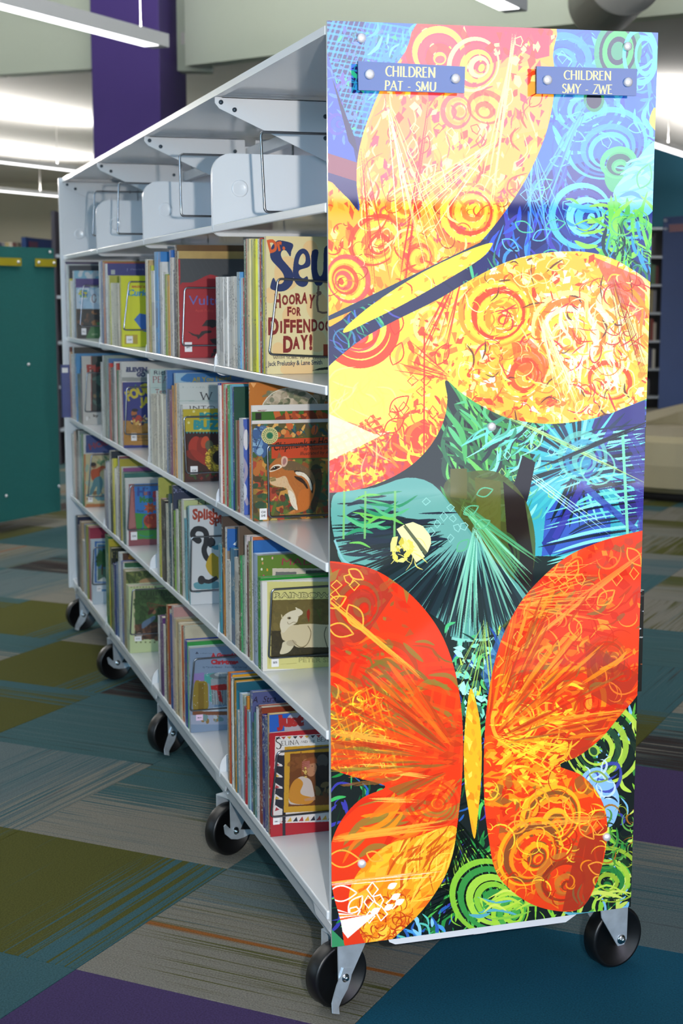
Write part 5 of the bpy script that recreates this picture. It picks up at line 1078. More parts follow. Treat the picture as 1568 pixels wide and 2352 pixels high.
def cov_tree(v):
    c = cropped(v, 120, 1100, .2296); rect(c, 425, 625, 900, 1040, '2f64a8'); rect(c, 442, 640, 900, 1030, 'a8b8b8'); rect(c, 455, 655, 900, 1020, '3a6a90'); c.poly([(455,900),(900,900),(900,1020),(455,1020)], '4a6a58')
    c.line([(500,820),(498,960)], 16, '3a2a1c'); blobs(c, 3, 34, 460, 720, 560, 860, 12, 26, ['1e4a28','2a5a34','163a20']); c.ell(500, 790, 42, 46, '1e4a28'); c.poly([(455,1020),(520,980),(560,1030)], 'c8c8c0'); rect(c, 490, 1105, 600, 1125, '3a78a8')
COVERS = dict(hooray=cov_hooray, vulture=cov_vulture, curious=cov_curious, sky=cov_sky, chip=cov_chip, buzz=cov_buzz, four=cov_four, pir=cov_pir, rain=cov_rain, splish=cov_splish, monster=cov_monster, boy=cov_boy, selina=cov_selina, grouch=cov_grouch, song=cov_song, tree=cov_tree)
# covers of which only a strip shows above the books in front
def st_peck(v): c = cropped(v, 120, 780, 1/4.9); text(c, 'Rich', 1145, 395, 46, '3a3c48', width=150); serif(c, 'PEARL', 1128, 485, 70, '8a2c34', width=300, wt=.12); text(c, 'Terr', 1160, 605, 46, '8a3a3a', width=140); rect(c, 1110, 540, 1500, 545, '8aa0a0')
def st_eleven(v): c = cropped(v, 120, 780, 1/4.9); text(c, 'ELEVEN', 832, 360, 46, '24305e', width=235, off=.07); text(c, 'GO', 948, 415, 46, '24305e', width=100, off=.07); rect(c, 750, 425, 1500, 470, '8f938e')
def st_need(v): c = cropped(v, 400, 820, .236); c.poly(spline([(100,240),(110,170),(200,150),(400,140),(600,150),(650,240)], 4), '2c6ea8'); text(c, 'All You Need', 175, 245, 44, '9a8a3a', width=380, ang=-.06, off=.02)
def st_w(v): c = cropped(v, 400, 820, .236); serif(c, 'W', 255, 415, 70, '26262a', width=120, wt=.16); serif(c, 'POEMS BY', 80, 302, 12, '8a9a98', width=330); rect(c, 50, 425, 900, 430, '8aa8a0')
def st_into(v): c = cropped(v, 400, 820, .236); serif(c, 'INTO', 145, 512, 34, '1e1a1c', width=260, wt=.22)
def st_dk(v): c = cropped(v, 400, 820, .236); c.line([(812,520),(900,518),(900,550),(812,552)], 4, '6a2a2a', closed=True); text(c, 'DK', 820, 548, 26, '7a2a2a', width=70); 
def st_orange(v): c = cropped(v, 400, 820, .236); c.ell(1130, 560, 290, 260, 'c8b8a0'); blobs(c, 4, 90, 880, 340, 1500, 480, 10, 30, ['6a7058','8a8a6a','a89880','b8a890','50583e'], .8); c.line(ell(1130,560,290,260), 8, 'e0d8c8', closed=True); c.poly([(740,250),(800,255),(770,300)], 'e0a060')
def st_insect(v): c = cropped(v, 400, 820, .236); rect(c, 840, 540, 2300, 700, '3a6a20'); blobs(c, 4, 24, 1000, 560, 1500, 620, 14, 40, ['a84420','7a3018','c8602a'], asp=2.5); rect(c, 790, 545, 848, 610, '1c1610')
def st_mad(v):
    c = cropped(v, 400, 1100, .236); text(c, 'MAD', 1045, 838, 66, 'a0304a', width=300, shear=.1, off=-.005); rect(c, 955, 870, 2300, 1000, 'c8bca8'); rect(c, 985, 905, 1190, 1000, '6a6a68'); rect(c, 1280, 890, 2300, 1000, '5a5a50')
    for x, y, co in ((855,780,'e0d8c8'),(955,770,'d8a0a0'),(850,880,'d8d8c8'),(905,885,'d89a30'),(870,945,'b8506a'),(860,820,'c8905a')): c.ell(x, y, 9, 14, co)
def st_blue(v): c = cropped(v, 400, 1100, .236); rect(c, 515, 485, 610, 700, '2a62a8'); c.poly([(570,640),(610,600),(600,650),(615,655)], 'd8dce0'); rect(c, 610, 460, 1200, 520, '8a7a6a')
def st_stra(v): c = cropped(v, 440, 1480, .2168); text(c, 'A  Stra', 640, 622, 66, '241c34', width=250, shear=.3, ang=-.06)
def st_just(v): c = cropped(v, 440, 1480, .2168); c.ell(1180, 880, 200, 190, 'a8a0a8'); text(c, 'Just', 900, 870, 110, 'a82a2c', width=290, ang=-.06, off=.07)
def st_teal(v): c = cropped(v, 440, 1480, .2168); c.ell(720, 420, 300, 110, '1a5468', .8)
def st_el(v): c = cropped(v, 120, 1100, .2296); serif(c, 'ELI', 590, 790, 66, 'a8a060', width=120, wt=.1)
def st_hole(v): c = cropped(v, 120, 780, 1/4.9); rect(c, 378, 1075, 900, 1275, '28407c'); text(c, 'HOLES', 420, 1240, 62, '7a2a48', width=330, ang=-.28, off=.05)
def st_fol(v):
    c = cropped(v, 120, 1100, .2296); blobs(c, 3, 150, 720, 900, 1100, 1060, 8, 26, ['5a6a38','3a4a28','7a8048','4a5a30']); c.ell(960, 1030, 90, 36, 'a8845c')
def st_fi(v): c = cropped(v, 400, 1100, .236); rect(c, 90, 195, 900, 300, 'b8c088'); serif(c, 'FI', 225, 245, 34, '3a2c1c', width=100, wt=.2)
def st_song2(v): c = cropped(v, 120, 1100, .2296); rect(c, 705, 740, 900, 830, '4a2c1c'); c.poly([(770,745),(840,770),(860,810),(760,800)], 'a87420')
def st_grn(v): c = cropped(v, 120, 1100, .2296); rect(c, 722, 832, 1200, 885, '1e5a38')
def st_sky(v): c = cropped(v, 120, 520, 1/4.9); blobs(c, 3, 8, 250, 495, 520, 580, 16, 30, ['c8d0d4'])
def st_nav(v): c = cropped(v, 120, 520, 1/4.9); text(c, 'J. Patrick', 835, 495, 22, '8a98b8', width=200); rect(c, 660, 490, 705, 540, 'a8b0b0'); rect(c, 625, 445, 1400, 540, '232e74', .0)
def st_star(v): c = cropped(v, 120, 1100, .2296); blobs(c, 3, 40, 1210, 65, 1500, 140, 4, 10, ['7a80a0','98a0b8','5a5a80'], asp=1)
def st_wht(v): c = cropped(v, 440, 1480, .2168); pass
STRIPS = {k[3:]: v for k, v in list(globals().items()) if k.startswith('st_')}
# ------------------------------------------------------------------ picture books, every one by itself
M_pages = mat('book_pages', 'd6cfbe', .85, bump=.3, bscale=900)
M_sticker = mat('call_number_sticker', 'd8d6d6', .5)
_SM = {}
def spine_mat(h):
    if h in _SM: return _SM[h]
    c = tuple(q_*.78 for q_ in lin(hexc(h))); lum = .3*c[0]+.6*c[1]+.1*c[2]; tcol = (.02, .02, .04) if lum > .25 else (.55, .52, .45)
    mt = bpy.data.materials.new('spine_print'); mt.use_nodes = True; nt = mt.node_tree; L = nt.links; b = nt.nodes['Principled BSDF']
    b.inputs['Roughness'].default_value = .3; b.inputs['Coat Weight'].default_value = .3
    tc = nt.nodes.new('ShaderNodeTexCoord'); oi = nt.nodes.new('ShaderNodeObjectInfo')
    def ns(sc, k):
        mp = nt.nodes.new('ShaderNodeMapping'); mp.inputs['Scale'].default_value = sc; ad = nt.nodes.new('ShaderNodeVectorMath'); ad.operation = 'ADD'
        m_ = nt.nodes.new('ShaderNodeMath'); m_.operation = 'MULTIPLY'; m_.inputs[1].default_value = 61+k; L.new(oi.outputs['Random'], m_.inputs[0]); L.new(tc.outputs['Object'], mp.inputs[0]); L.new(mp.outputs[0], ad.inputs[0]); L.new(m_.outputs[0], ad.inputs[1])
        n = nt.nodes.new('ShaderNodeTexNoise'); n.inputs['Scale'].default_value = 1; n.inputs['Detail'].default_value = 1; L.new(ad.outputs[0], n.inputs['Vector']); return n.outputs['Fac']
    def th(f, lo, hi): r = nt.nodes.new('ShaderNodeMapRange'); r.inputs['From Min'].default_value = lo; r.inputs['From Max'].default_value = hi; L.new(f, r.inputs['Value']); return r.outputs[0]
    a = th(ns((0, 260, 190), 3), .56, .60); z = th(ns((0, 4, 16), 9), .48, .52)
    m_ = nt.nodes.new('ShaderNodeMath'); m_.operation = 'MULTIPLY'; L.new(a, m_.inputs[0]); L.new(z, m_.inputs[1])
    m2 = nt.nodes.new('ShaderNodeMath'); m2.operation = 'MULTIPLY'; m2.inputs[1].default_value = .75; L.new(m_.outputs[0], m2.inputs[0])
    mx = nt.nodes.new('ShaderNodeMix'); mx.data_type = 'RGBA'; mx.inputs[6].default_value = (*c, 1); mx.inputs[7].default_value = (*tcol, 1); L.new(m2.outputs[0], mx.inputs[0])
    # second print colour in broad bands
    bn = th(ns((0, 2, 9), 21), .62, .63); mb = nt.nodes.new('ShaderNodeMix'); mb.data_type = 'RGBA'; L.new(bn, mb.inputs[0]); L.new(mx.outputs[2], mb.inputs[6])
    alt = (c[0]*.55+.08, c[1]*.6+.05, c[2]*.6+.06); mb.inputs[7].default_value = (*alt, 1)
    L.new(mb.outputs[2], b.inputs['Base Color']); _SM[h] = mt; return mt
def proj(P):
    v = np.asarray(P, float) - CAM; z = v @ DR; return (784 + F*(v@RT)/z, 1176 - F*(v@UP)/z)
def cname(h):
    import colorsys
    r, g_, b = hexc(h); hh, s, v = colorsys.rgb_to_hsv(r, g_, b); hh *= 360
    if s < .14: return 'white' if v > .78 else 'pale grey' if v > .62 else 'grey' if v > .35 else 'black'
    if v < .2: return 'black'
    tone = 'dark ' if v < .45 else 'pale ' if s < .32 and v > .7 else ''
    nm = 'red' if hh < 12 or hh >= 345 else ('brown' if v < .68 else 'orange') if hh < 40 else ('olive' if v < .6 else 'tan' if s < .5 else 'yellow') if hh < 66 else 'green' if hh < 160 else 'teal' if hh < 195 else 'blue' if hh < 245 else 'purple' if hh < 300 else 'magenta' if hh < 330 else 'crimson'
    return (tone + nm) if not (tone == 'dark ' and nm in ('brown', 'olive')) else 'dark ' + nm
ORD = 'first second third fourth fifth sixth seventh eighth ninth tenth eleventh twelfth thirteenth fourteenth fifteenth sixteenth seventeenth eighteenth nineteenth twentieth twenty-first twenty-second twenty-third twenty-fourth twenty-fifth twenty-sixth'.split()
LV = ['upper shelf', 'second shelf', 'third shelf', 'bottom shelf']; BYN = ['bay nearest the art panel', 'second bay', 'third bay', 'farthest bay']
def make_book(label, group, ya, yb_, x0, wd, z0, h, sp, cov, hard=True):
    """ya near face, yb_ far face; the spine faces the aisle at x0"""
    t = min(.0022 if hard else .0007, (yb_-ya)*.22); x1 = x0 + wd
    q = MB()
    q.box((x0, ya, z0), (x1, ya+t, z0+h), 0, {'-y': 1}, ('-y',)); q.box((x0, yb_-t, z0), (x1, yb_, z0+h), 0)
    # rounded spine
    n = 5; pts = [(x0+t, ya+t), (x0+t*.2, ya+t)] + [(x0 - (.0012 if hard else .0)*math.sin(PI*k/n), ya+t*.4 + (yb_-ya-t*.8)*k/n) for k in range(n+1)] + [(x0+t*.2, yb_-t), (x0+t, yb_-t)]
    q.prism([(a, b, z0) for a, b in pts], (0, 0, h))
    o = q.build('picture_book', [spine_mat(sp), cov]); tag(o, label, 'book', group)
    ins = .003 if hard else .0004
    p = MB(); p.box((x0+t+.0002, ya+t+.0001, z0+ins), (x1-ins, yb_-t-.0001, z0+h-ins)); p.build('pages', M_pages, o)
    return o
_plain = {}
def plain_cover(h):
    if h not in _plain: _plain[h] = mat('cover_' + h, tuple(q_*.78 for q_ in lin(hexc(h))), .28, coat=.35, var=.12, vscale=25)
    return _plain[h]
CELLS = {
 (0,0): dict(end=613, anchor='cream navy-lettered cover', label='cream picture book with giant navy letters on its cover, beside the art panel', b=[
  (495,636,'e8e6e4'),(501,636,'dcdad8'),(510,636,'eceae8'),(518,636,'d8d6d4'),(526,635,'e0dcd4'),(533,636,'e4e0da'),(540,625,'9fc4d8','5a9ad0'),(547,638,'b8d8e0'),(552,639,'c02828'),(555,551,'1e6a4a','2a6a50'),(561,549,'c84838'),(565,549,'e8d8a0'),(571,550,'3a9a9a'),(576,550,'d0d020'),(585,549,'e0e0dc'),(592,547,'b83020','d83818'),(596,549,'2a5a78'),(600,550,'c8c828'),(605,543,'e0d0a8','@hooray',.27)]),
 (1,0): dict(end=413, anchor='red vulture cover', label='red and black picture book showing vultures, on the upper shelf', b=[
  (331,596,'dcd8cc'),(336,598,'c8a870'),(340,610,'c8c840'),(344,622,'e8e6e0'),(350,579,'3a9ad8'),(357,579,'3a8ad0','2f7fc4'),(364,602,'e0dedc'),(370,625,'d8d6d2'),(376,630,'88a830'),(380,632,'d8a030'),(384,575,'2a70c0'),(389,592,'d8d0c8'),(394,620,'4a5060'),(399,563,'3a1e14','6a4c2a'),(404,577,'e8e0b8','b89a5c'),(408,594,'9a1c24','@vulture',.26)]),
 (2,0): dict(end=280, anchor='bright yellow cover', label='bright yellow picture book with blue script title, on the upper shelf', b=[
  (221,601,'d8dcdc'),(225,602,'a8b8c8'),(229,600,'3a5a98','b08a38'),(234,603,'b04a38'),(238,606,'e0e4e4','nav:24307c'),(245,633,'c8c8a0','b0b040'),(250,650,'e0dec8'),(255,650,'d4d2bc'),(260,650,'dcdac4'),(265,651,'ccc8b4'),(269,652,'8a3020'),(273,634,'c8c818','@curious',.22)]),
 (3,0): dict(end=177, anchor='cloudy sky cover', label='picture book with clouds and dark hill, at the far end of the upper shelf', b=[
  (143,602,'1c2a5c','1a2450'),(147,604,'4a3a70'),(150,607,'c8d0d0'),(153,610,'203040'),(156,640,'d0c848'),(159,645,'e0e0d8'),(162,650,'d8dcd8'),(165,622,'b8c4cc','sky:7ab0c8'),(169,640,'38306c','4a3a80'),(172,658,'6a5a48','@sky',.22)]),
 (0,1): dict(end=581, anchor='chipmunk-portrait cover', label='picture book showing a striped chipmunk among autumn leaves, second shelf by art panel', b=[
  (496,880,'1f4aa8'),(499,885,'e8e4e0'),(503,880,'d85038'),(507,882,'b8d0a0'),(512,884,'d0e0e0'),(516,890,'c02838'),(519,885,'4a9a60'),(523,883,'6ab0c8'),(527,888,'204a3a','1e4a3a'),(531,888,'1c3a90','1e4a3a'),(535,965,'a89868'),(539,965,'8a5040'),(543,960,'dcdce4','swirl:4460b0'),(553,None,''),(568,878,'b86a20','orange:b86a20'),(570.5,931,'e8e4e0','dk:d8d4d0'),(573,946,'3a2c24','insect:3a6a20'),(575,966,'e8e4e4','d8d0cc'),(577,974,'6a5a30','@chip',.285)]),
 (1,1): dict(end=423, anchor='red-petal flower cover', label='picture book with teal title over red petals, on the second shelf', b=[
  (331,857,'dddde0'),(336,847,'c8d0cc','peck:aebfba'),(342,904,'dcd8c8'),(346,905,'c8c4b4'),(350,905,'dedac8'),(354,905,'ccc8ba'),(358,905,'dcd8c8'),(362,906,'c8c4b4'),(366,906,'dcd8c8'),(370,906,'ccc8ba'),(374,906,'d8d4c8'),(378,850,'4a7ab8','3a6ca8'),(382,893,'505a70'),(386,895,'7a4a70'),(390,885,'d89848'),(394,857,'a8c4d8','need:90b0c4'),(399,880,'d0a060'),(402,879,'d8dcd8','w:c4c8c4'),(410,940,'2a3a80'),(413,929,'e0e0dc','into:cfcfca'),(418,940,'a08a28','@buzz',.22)]),
 (2,1): dict(end=283, anchor='yellow-titled blue cover', label='blue and tan picture book with bouncy yellow title, on the second shelf', b=[
  (229,831,'d0d4d4'),(233,816,'b8c0c0','1e3a20'),(238,817,'8a9a90'),(242,823,'5a7a90','3a6aa0'),(246,834,'c82820'),(251,844,'686058'),(254,843,'4a5a78'),(258,830,'dadada'),(262,834,'b03028'),(265,850,'1c8a60'),(269,850,'c8c4b8'),(272,832,'d8d8d8','eleven:c8c6c0'),(277,878,'c06080'),(280,878,'6a4a50','@four',.22)]),
 (3,1): dict(end=190, anchor='red-lettered white cover', label='white picture book with red title over a dark picture, second shelf, far end', b=[
  (153,796,'8a3818','6a2c18'),(157,808,'c89868'),(161,813,'d0d4d0'),(165,797,'c0c8c8','202420'),(169,812,'3a8ac0'),(174,858,'1a5048'),(179,858,'3a6a58'),(183,846,'6a4860'),(186,818,'b8b4ac','@pir',.24)]),
 (0,2): dict(end=604, anchor='white rhinoceros cover', label='cream picture book showing a white rhinoceros, on the third shelf beside art panel', b=[
  (500,1249,'3a9ab0'),(504,1186,'4a4440','4a3c34'),(508,1257,'e09018'),(513,1209,'e0dcd8','blue:8a7a6a'),(519,1285,'e0ded8'),(526,1258,'3a7aa0','3a5a70'),(535,1279,'dcd6cc'),(545,1208,'6a5a48','5a4a3c'),(548,1275,'3aa060'),(552,1275,'8aa890'),(556,1229,'dcd4d0','c8bcbc'),(561,1251,'6a3a38'),(565,1243,'e0d8c8'),(569,1243,'8a8a58'),(572,1232,'e8e0dc','c06a3c'),(575,1241,'2060a8','2a66ac'),(578,1270,'a8bcd8','mad:5e7c2c'),(589,1324,'1a8a2a','1f8a30'),(596,1334,'d8d4d0','@rain',.285)]),
 (1,2): dict(end=437, anchor='splashing-animal cover', label='white picture book with red splashy title and yellow figure, on the third shelf', b=[
  (356,1127,'d8dce8'),(361,1097,'c8c860','a8a850'),(365,1144,'a03060','6a2438'),(369,1146,'201c20'),(377,1156,'d8d8c8'),(383,1134,'2a5060'),(388,1156,'dcdcd0'),(391,1114,'1e2430','star:303850'),(395,1172,'8ac030'),(400,1169,'dadad0'),(405,1148,'5a7a3a','6a3030'),(411,1146,'e0e0d8','fi:c8ccc0'),(418,1190,'6ab0c0'),(423,1164,'2a5a70'),(428,1163,'9ac8d0'),(432,1161,'88b0b8','@splish',.25)]),
 (2,2): dict(end=291, anchor='colourful monster cover', label='bright blue and green picture book with a spiky red monster, third shelf', b=[
  (237,1078,'b0a8b0'),(241,1060,'8a90b0'),(245,1058,'d8dce0'),(250,1034,'1e2838','202c3c'),(255,1053,'d0c840'),(259,1074,'d8d8d0'),(263,1070,'d8d4cc'),(267,1047,'dcdcdc','8a2c34'),(270,1052,'6a5a78','a89c30'),(274,1072,'c8ccc8','84467a'),(279,1084,'2a6a60','2f6a64'),(284,1098,'e0e0dc','c8c8c4'),(287,1112,'d0ccc8','@monster',.23)]),
 (3,2): dict(end=194, anchor='orange-shirt cover', label='picture book with a climbing figure in an orange shirt, third shelf, far end', b=[
  (163,996,'c8ccc8'),(167,990,'b89888'),(170,986,'1c2428'),(173,1010,'505048'),(177,988,'a8b8b8','7a8a8a'),(181,998,'4a90a0'),(185,997,'1e7a40'),(188,997,'c8c8c4','hole:c0c0bc'),(191,1043,'a86a3c','@boy',.23)]),
 (0,3): dict(end=622, anchor='red quilt-bordered cover', label='red picture book with a patchwork border, on the bottom shelf beside art panel', b=[
  (516,1552,'b8b0a8'),(520,1543,'c87830','b84420'),(524,1547,'6a8ab0','d89a20'),(528,1556,'e0e0d8'),(532,1556,'1e4a40','1a3a30'),(535,1563,'c08a20','teal:1f6a80'),(541,1630,'d8d4d0'),(546,1591,'b0c4d8','a8b8c4'),(552,1597,'8aa098'),(557,1621,'b0283a'),(561,1599,'d08830'),(565,1630,'8ab0c0'),(570,1586,'5a6a98','stra:4e5480'),(576,1658,'3a5a48'),(580,1636,'5a9090'),(585,1623,'d8d8e0'),(590,1619,'8a3020','8a3a24'),(598,1640,'2a2a80'),(604,1647,'4a5a88'),(611,1638,'c8b080','just:2458b0'),(616,1682,'a81c28','@selina',.285)]),
 (1,3): dict(end=438, anchor='snowy dustbin cover', label='grey-blue picture book with red title above a snowy dustbin, on the bottom shelf', b=[
  (360,1413,'d8d8d8'),(364,1413,'5a2a70'),(371,1433,'e0ddd0'),(376,1410,'302030'),(380,1388,'b07030','8a3a24'),(384,1398,'e0e0c8'),(388,1409,'2a4a90'),(392,1391,'c8b0b0','b88c88'),(397,1418,'d8c8a8','b8a880'),(402,1426,'b8a078','a8403a'),(406,1430,'d8d0b8','c8bc9c'),(411,1437,'d06028'),(416,1437,'d8d8c0','c0b8a0'),(420,1468,'1838a0','38984a'),(427,1484,'b8d8d0'),(431,1486,'b0b4bc','@grouch',.26)]),
 (2,3): dict(end=298, anchor='green forest-song cover', label='cream and green picture book with serif title over woodland, on the bottom shelf', b=[
  (242,1229,'0f6a38'),(246,1238,'c8b830','b8a830'),(249,1256,'182018','el:182018'),(254,1297,'6a8a48'),(258,1293,'2a3a70'),(262,1291,'4a6a98'),(266,1289,'a8b8c0'),(270,1267,'d8dcdc','song2:b8bcbc'),(275,1288,'6a78b0','grn:c0c8c0'),(281,1307,'a89870','fol:6a6a48'),(288,1341,'c0cca8','@song',.25)]),
 (3,3): dict(end=212, anchor='blue-bordered tree cover', label='small picture book with a dark green tree in a blue border, bottom shelf', b=[
  (173,1183,'1c2a4c','1c2a4c'),(178,1205,'6a5a40'),(182,1196,'b09878'),(187,1238,'c8c8c4'),(191,1203,'8a90b8'),(195,1205,'a0a850','8a9040'),(199,1209,'b04068','983048'),(203,1238,'d0d8e0'),(208,1238,'c8d0d8','@tree',.21)]),
}
jr = random.Random(12)
CASE = {'swirl': lambda v: [v.line(spline([(553,975),(560,1000),(553,1040),(566,1080),(556,1120),(570,1160)], 6, False), 9, 'b8a8b0', .8), v.ell(565, 1010, 6, 24, 'd8d4d8'), v.ell(560, 1130, 7, 20, 'c8ccd8')]}
CASE.update(STRIPS)
for (bay, lv), cell in CELLS.items():
    zs = ZS[lv+1]; L = cell['b']; nb = len([b for b in L if b[1] is not None])
    lim_far = yb[bay+1] - .0075 if (bay, lv) != (3,1) else 3.604
    Ys = []; 
    for b in L: 
        p = onX(b[0], b[1] or 1000, 0.0); Ys.append(float(p[1]))
    if lim_far - Ys[0] < .05: Ys[0] = lim_far
    for n in range(len(Ys)): Ys[n] = min(Ys[n], lim_far - n*.0035)
    for n in range(1, len(Ys)): Ys[n] = min(Ys[n], Ys[n-1] - .0035)
    pe = onX(cell['end']-3.5, L[-1][1], 0.0); Yend = min(float(pe[1]), Ys[-1]-.006)
    if bay: pass
    Yn = Ys[1:] + [Yend]; left = nb
    for n, b in enumerate(L):
        if b[1] is None: continue
        left -= 1
        yfar, ynear = Ys[n] - .0003, Yn[n] + .0003
        if L[min(n+1, len(L)-1)][1] is None and n+1 < len(L): ynear = Ys[n+1]
        if b[1] is not None and n > 0 and L[n-1][1] is None: yfar = Ys[n]
        z = float(onX(b[0], b[1], 0.0)[2]); h = min(max(z - zs, .13), (ZS[lv] - zs) - .022)
        sp = b[2]; cv = b[3] if len(b) > 3 else sp; wd = b[4] if len(b) > 4 else min(.27, max(.15, h*jr.uniform(.78, .98)))
        x0 = jr.uniform(.001, .006)
        if cv.startswith('@'): x0 = .0012
        hard = (yfar-ynear) > .0065
        if cv.startswith('@') or ':' in cv:
            nm, base = (cv[1:], {'hooray':'dccb98','vulture':'a01824','curious':'d2d414','sky':'8fb4cc','chip':'5c5228','buzz':'381c18','four':'28327a','pir':'bcb8b0','rain':'dcd8d0','splish':'c4c6c8','monster':'c8c8c4','boy':'b87038','selina':'a81c28','grouch':'7c90a8','song':'c0cc98','tree':'b8c4cc'}[cv[1:]]) if cv[0] == '@' else cv.split(':')
            corners = [proj((x0+X, ynear, zs+Z)) for X, Z in ((0, h), (wd, h), (wd, 0), (0, 0))]
            res = 1700 if bay == 0 else 1200 if bay == 1 else 900
            if cv[0] != '@': res *= .8
            cw, ch = int(wd*res), int(h*res)
            can = Canvas(cw, ch, solve_h(corners, [(0,0),(cw,0),(cw,ch),(0,ch)]), base); (COVERS if cv[0] == '@' else CASE)[nm](can)
            can.a *= .92; cm = print_mat('cover_print', can, .3, .3)
        else: cm = plain_cover(cv)
        grp = 'picture books on the %s of the %s' % (LV[lv], BYN[bay])
        if left == 0: lab = cell['label']
        else:
            size = 'slim' if (yfar-ynear) < .011 else 'thick' if (yfar-ynear) > .026 else 'hardback'
            lab = '%s %s picture book, %s spine behind the %s' % (size, cname(sp), ORD[left-1], cell['anchor'])
        o = make_book(lab, grp, ynear, yfar, x0, wd, zs+.0004, h-.0004, sp, cm, hard)
        cell['Y'] = ynear; cell['last'] = o
        if (bay, lv) == (2,0) and n == 3: pass
# white call-number stickers on the front covers
for key, tl, br, tx in (((1,0),(424,786),(441,808),'SAY'),((0,1),(596,1171),(613,1196),'CHI SHE'),((1,1),(437,1071),(454,1089),'CHI'),((2,0),(290,772),(305,788),'CHI'),((3,0),(187,754),(198,769),'PIL'),
        ((2,1),(301,995),(314,1012),'BRO'),((0,2),(623,1511),(640,1531),'SIS'),((2,2),(300,1222),(315,1240),'CHI'),((3,2),(202,1138),(213,1153),'CHI'),((0,3),(627,1880),(642,1893),'SMU'),((1,3),(450,1642),(466,1654),'MUN'),((2,3),(309,1462),(325,1472),'RYD'),((3,3),(222,1346),(233,1358),'CHI')):
    cell = CELLS[key]; y = cell['Y']; a = onY(*tl, y); b = onY(*br, y); zb_ = ZS[key[1]+1]+.003
    z0 = max(b[2], zb_); z1 = z0 + (a[2]-b[2]); cw, ch = 96, int(96*(z1-z0)/(b[0]-a[0]))
    can = Canvas(cw, ch, None, 'd8d6d6' if key != (1,3) else 'd8b8d0'); ws = tx.split()
    for i, s_ in enumerate(ws): text(can, s_, 20, ch*(.42 if len(ws) == 2 else .62) + i*ch*.32, ch*.2, '2a2a2a', width=56, off=.02)
    q = MB(); q.box((a[0], y-.0004, z0), (b[0], y, z1), 0, {'-y': 1}, ('-y',)); q.build('call_number_sticker', [M_sticker, print_mat('sticker_print', can)], cell['last'])
# titles lettered up the spines that can be read
def spine_text(key, idx_from_front, rows, base, res=1500):
    pass
# one book pushed out past the far end of the second shelf
a = onY(139, 838, 3.62); b = onY(172, 966, 3.62)
q = MB(); x0, x1, z0, z1 = a[0], b[0]+.10, ZS[2]+.001, a[2]
q.box((x0, 3.610, z0), (x1, 3.612, z1)); q.box((x0, 3.624, z0), (x1, 3.626, z1)); q.box((x0-.001, 3.610, z0), (x0+.002, 3.626, z1))
wb = q.build('picture_book', plain_cover('2a3a84')); tag(wb, 'dark blue picture book pushed out past the far end of the second shelf', 'book')
q = MB(); q.box((x0+.003, 3.6125, z0+.003), (x1-.003, 3.6235, z1-.003)); q.build('pages', M_pages, wb)
s0 = onY(142, 845, 3.612); s1 = onY(156, 856, 3.612); q = MB(); q.box((s0[0], 3.6096, s1[2]), (s1[0], 3.610, s0[2])); q.build('call_number_sticker', M_sticker, wb)
# the patterned book poking out on the far side of the cart
Yb = .10; a = onY(1479, 1356, Yb); b = onY(1467, 1606, Yb)
can = Canvas(120, 300, None, '15130f'); rr_ = random.Random(3)
for _ in range(260): can.ell(rr_.uniform(0,120), rr_.uniform(0,300), rr_.uniform(1,6), rr_.uniform(1,3), rr_.choice(['d8dce8','a8a8a8','8a4a28','5a6048','3a3a3a','c0c4d0']), 1, rr_.uniform(0,3), 7)
x1 = float(a[0]); z1 = float(a[2]); z0 = ZS[3]+.001
make_side = MB(); make_side.box((x1-.26, Yb, z0), (x1, Yb+.002, z1), 0, {'-y': 1}, ('-y',)); make_side.box((x1-.26, Yb+.014, z0), (x1, Yb+.016, z1)); make_side.box((x1-.002, Yb+.002, z0), (x1+.001, Yb+.014, z1))
sb = make_side.build('picture_book', [plain_cover('1c1a18'), print_mat('side_cover_print', can)]); tag(sb, 'black speckled picture book poking out past the right edge of the art panel', 'book')
q = MB(); q.box((x1-.257, Yb+.0021, z0+.003), (x1-.0025, Yb+.0139, z1-.003)); q.build('pages', M_pages, sb)
# supports standing against the front covers
WIRES = {(0,0):((638,640),(618,814)),(1,0):((424,661),(419,794)),(2,0):((296,647),(284,758)),(3,0):((191,656),(184,749)),
 (0,1):((614,1024),(618,1188)),(1,1):((422,958),(428,1087)),(2,1):((291,890),(287,998)),(3,1):((200,856),(195,946)),
 (0,2):((624,1354),(617,1512)),(1,2):((439,1234),(437,1359)),(2,2):((299,1116),(293,1218)),(3,2):((210,1045),(202,1141)),
 (0,3):((637,1727),(622,1877)),(1,3):((446,1514),(437,1633)),(2,3):((304,1355),(299,1458)),(3,3):((215,1258),(212,1343))}
for (bay, lv), (tl, bl) in WIRES.items():
    cell = CELLS[(bay, lv)]; anc = cell['anchor']
    wire('chrome wire book support standing against the %s' % anc, tl, bl, cell['Y']-.0045, slope=(-.015 if (bay, lv) == (0,0) else 0), hook=ZS[lv]-.0195)
pc = [onY(x, y, 0.0) for x, y in PQ]            # TL, TR, BR, BL
M_art = print_mat('butterfly_print', art, .045, 0.0, spec=.6)
q = MB(); fr = [pc[3], pc[2], pc[1], pc[0]]     # BL BR TR TL
P8 = [(pc[3][0], 0, pc[3][2]), (pc[2][0], 0, pc[2][2]), (pc[2][0], .006, pc[2][2]), (pc[3][0], .006, pc[3][2]), (pc[0][0], 0, pc[0][2]), (pc[1][0], 0, pc[1][2]), (pc[1][0], .006, pc[1][2]), (pc[0][0], .006, pc[0][2])]
q.hexa(P8, 0, front=1)
panel = q.build('art_panel', [M_pedge, M_art], cart); panel['label'] = 'glossy panel printed with orange butterflies over blue and green swirls'
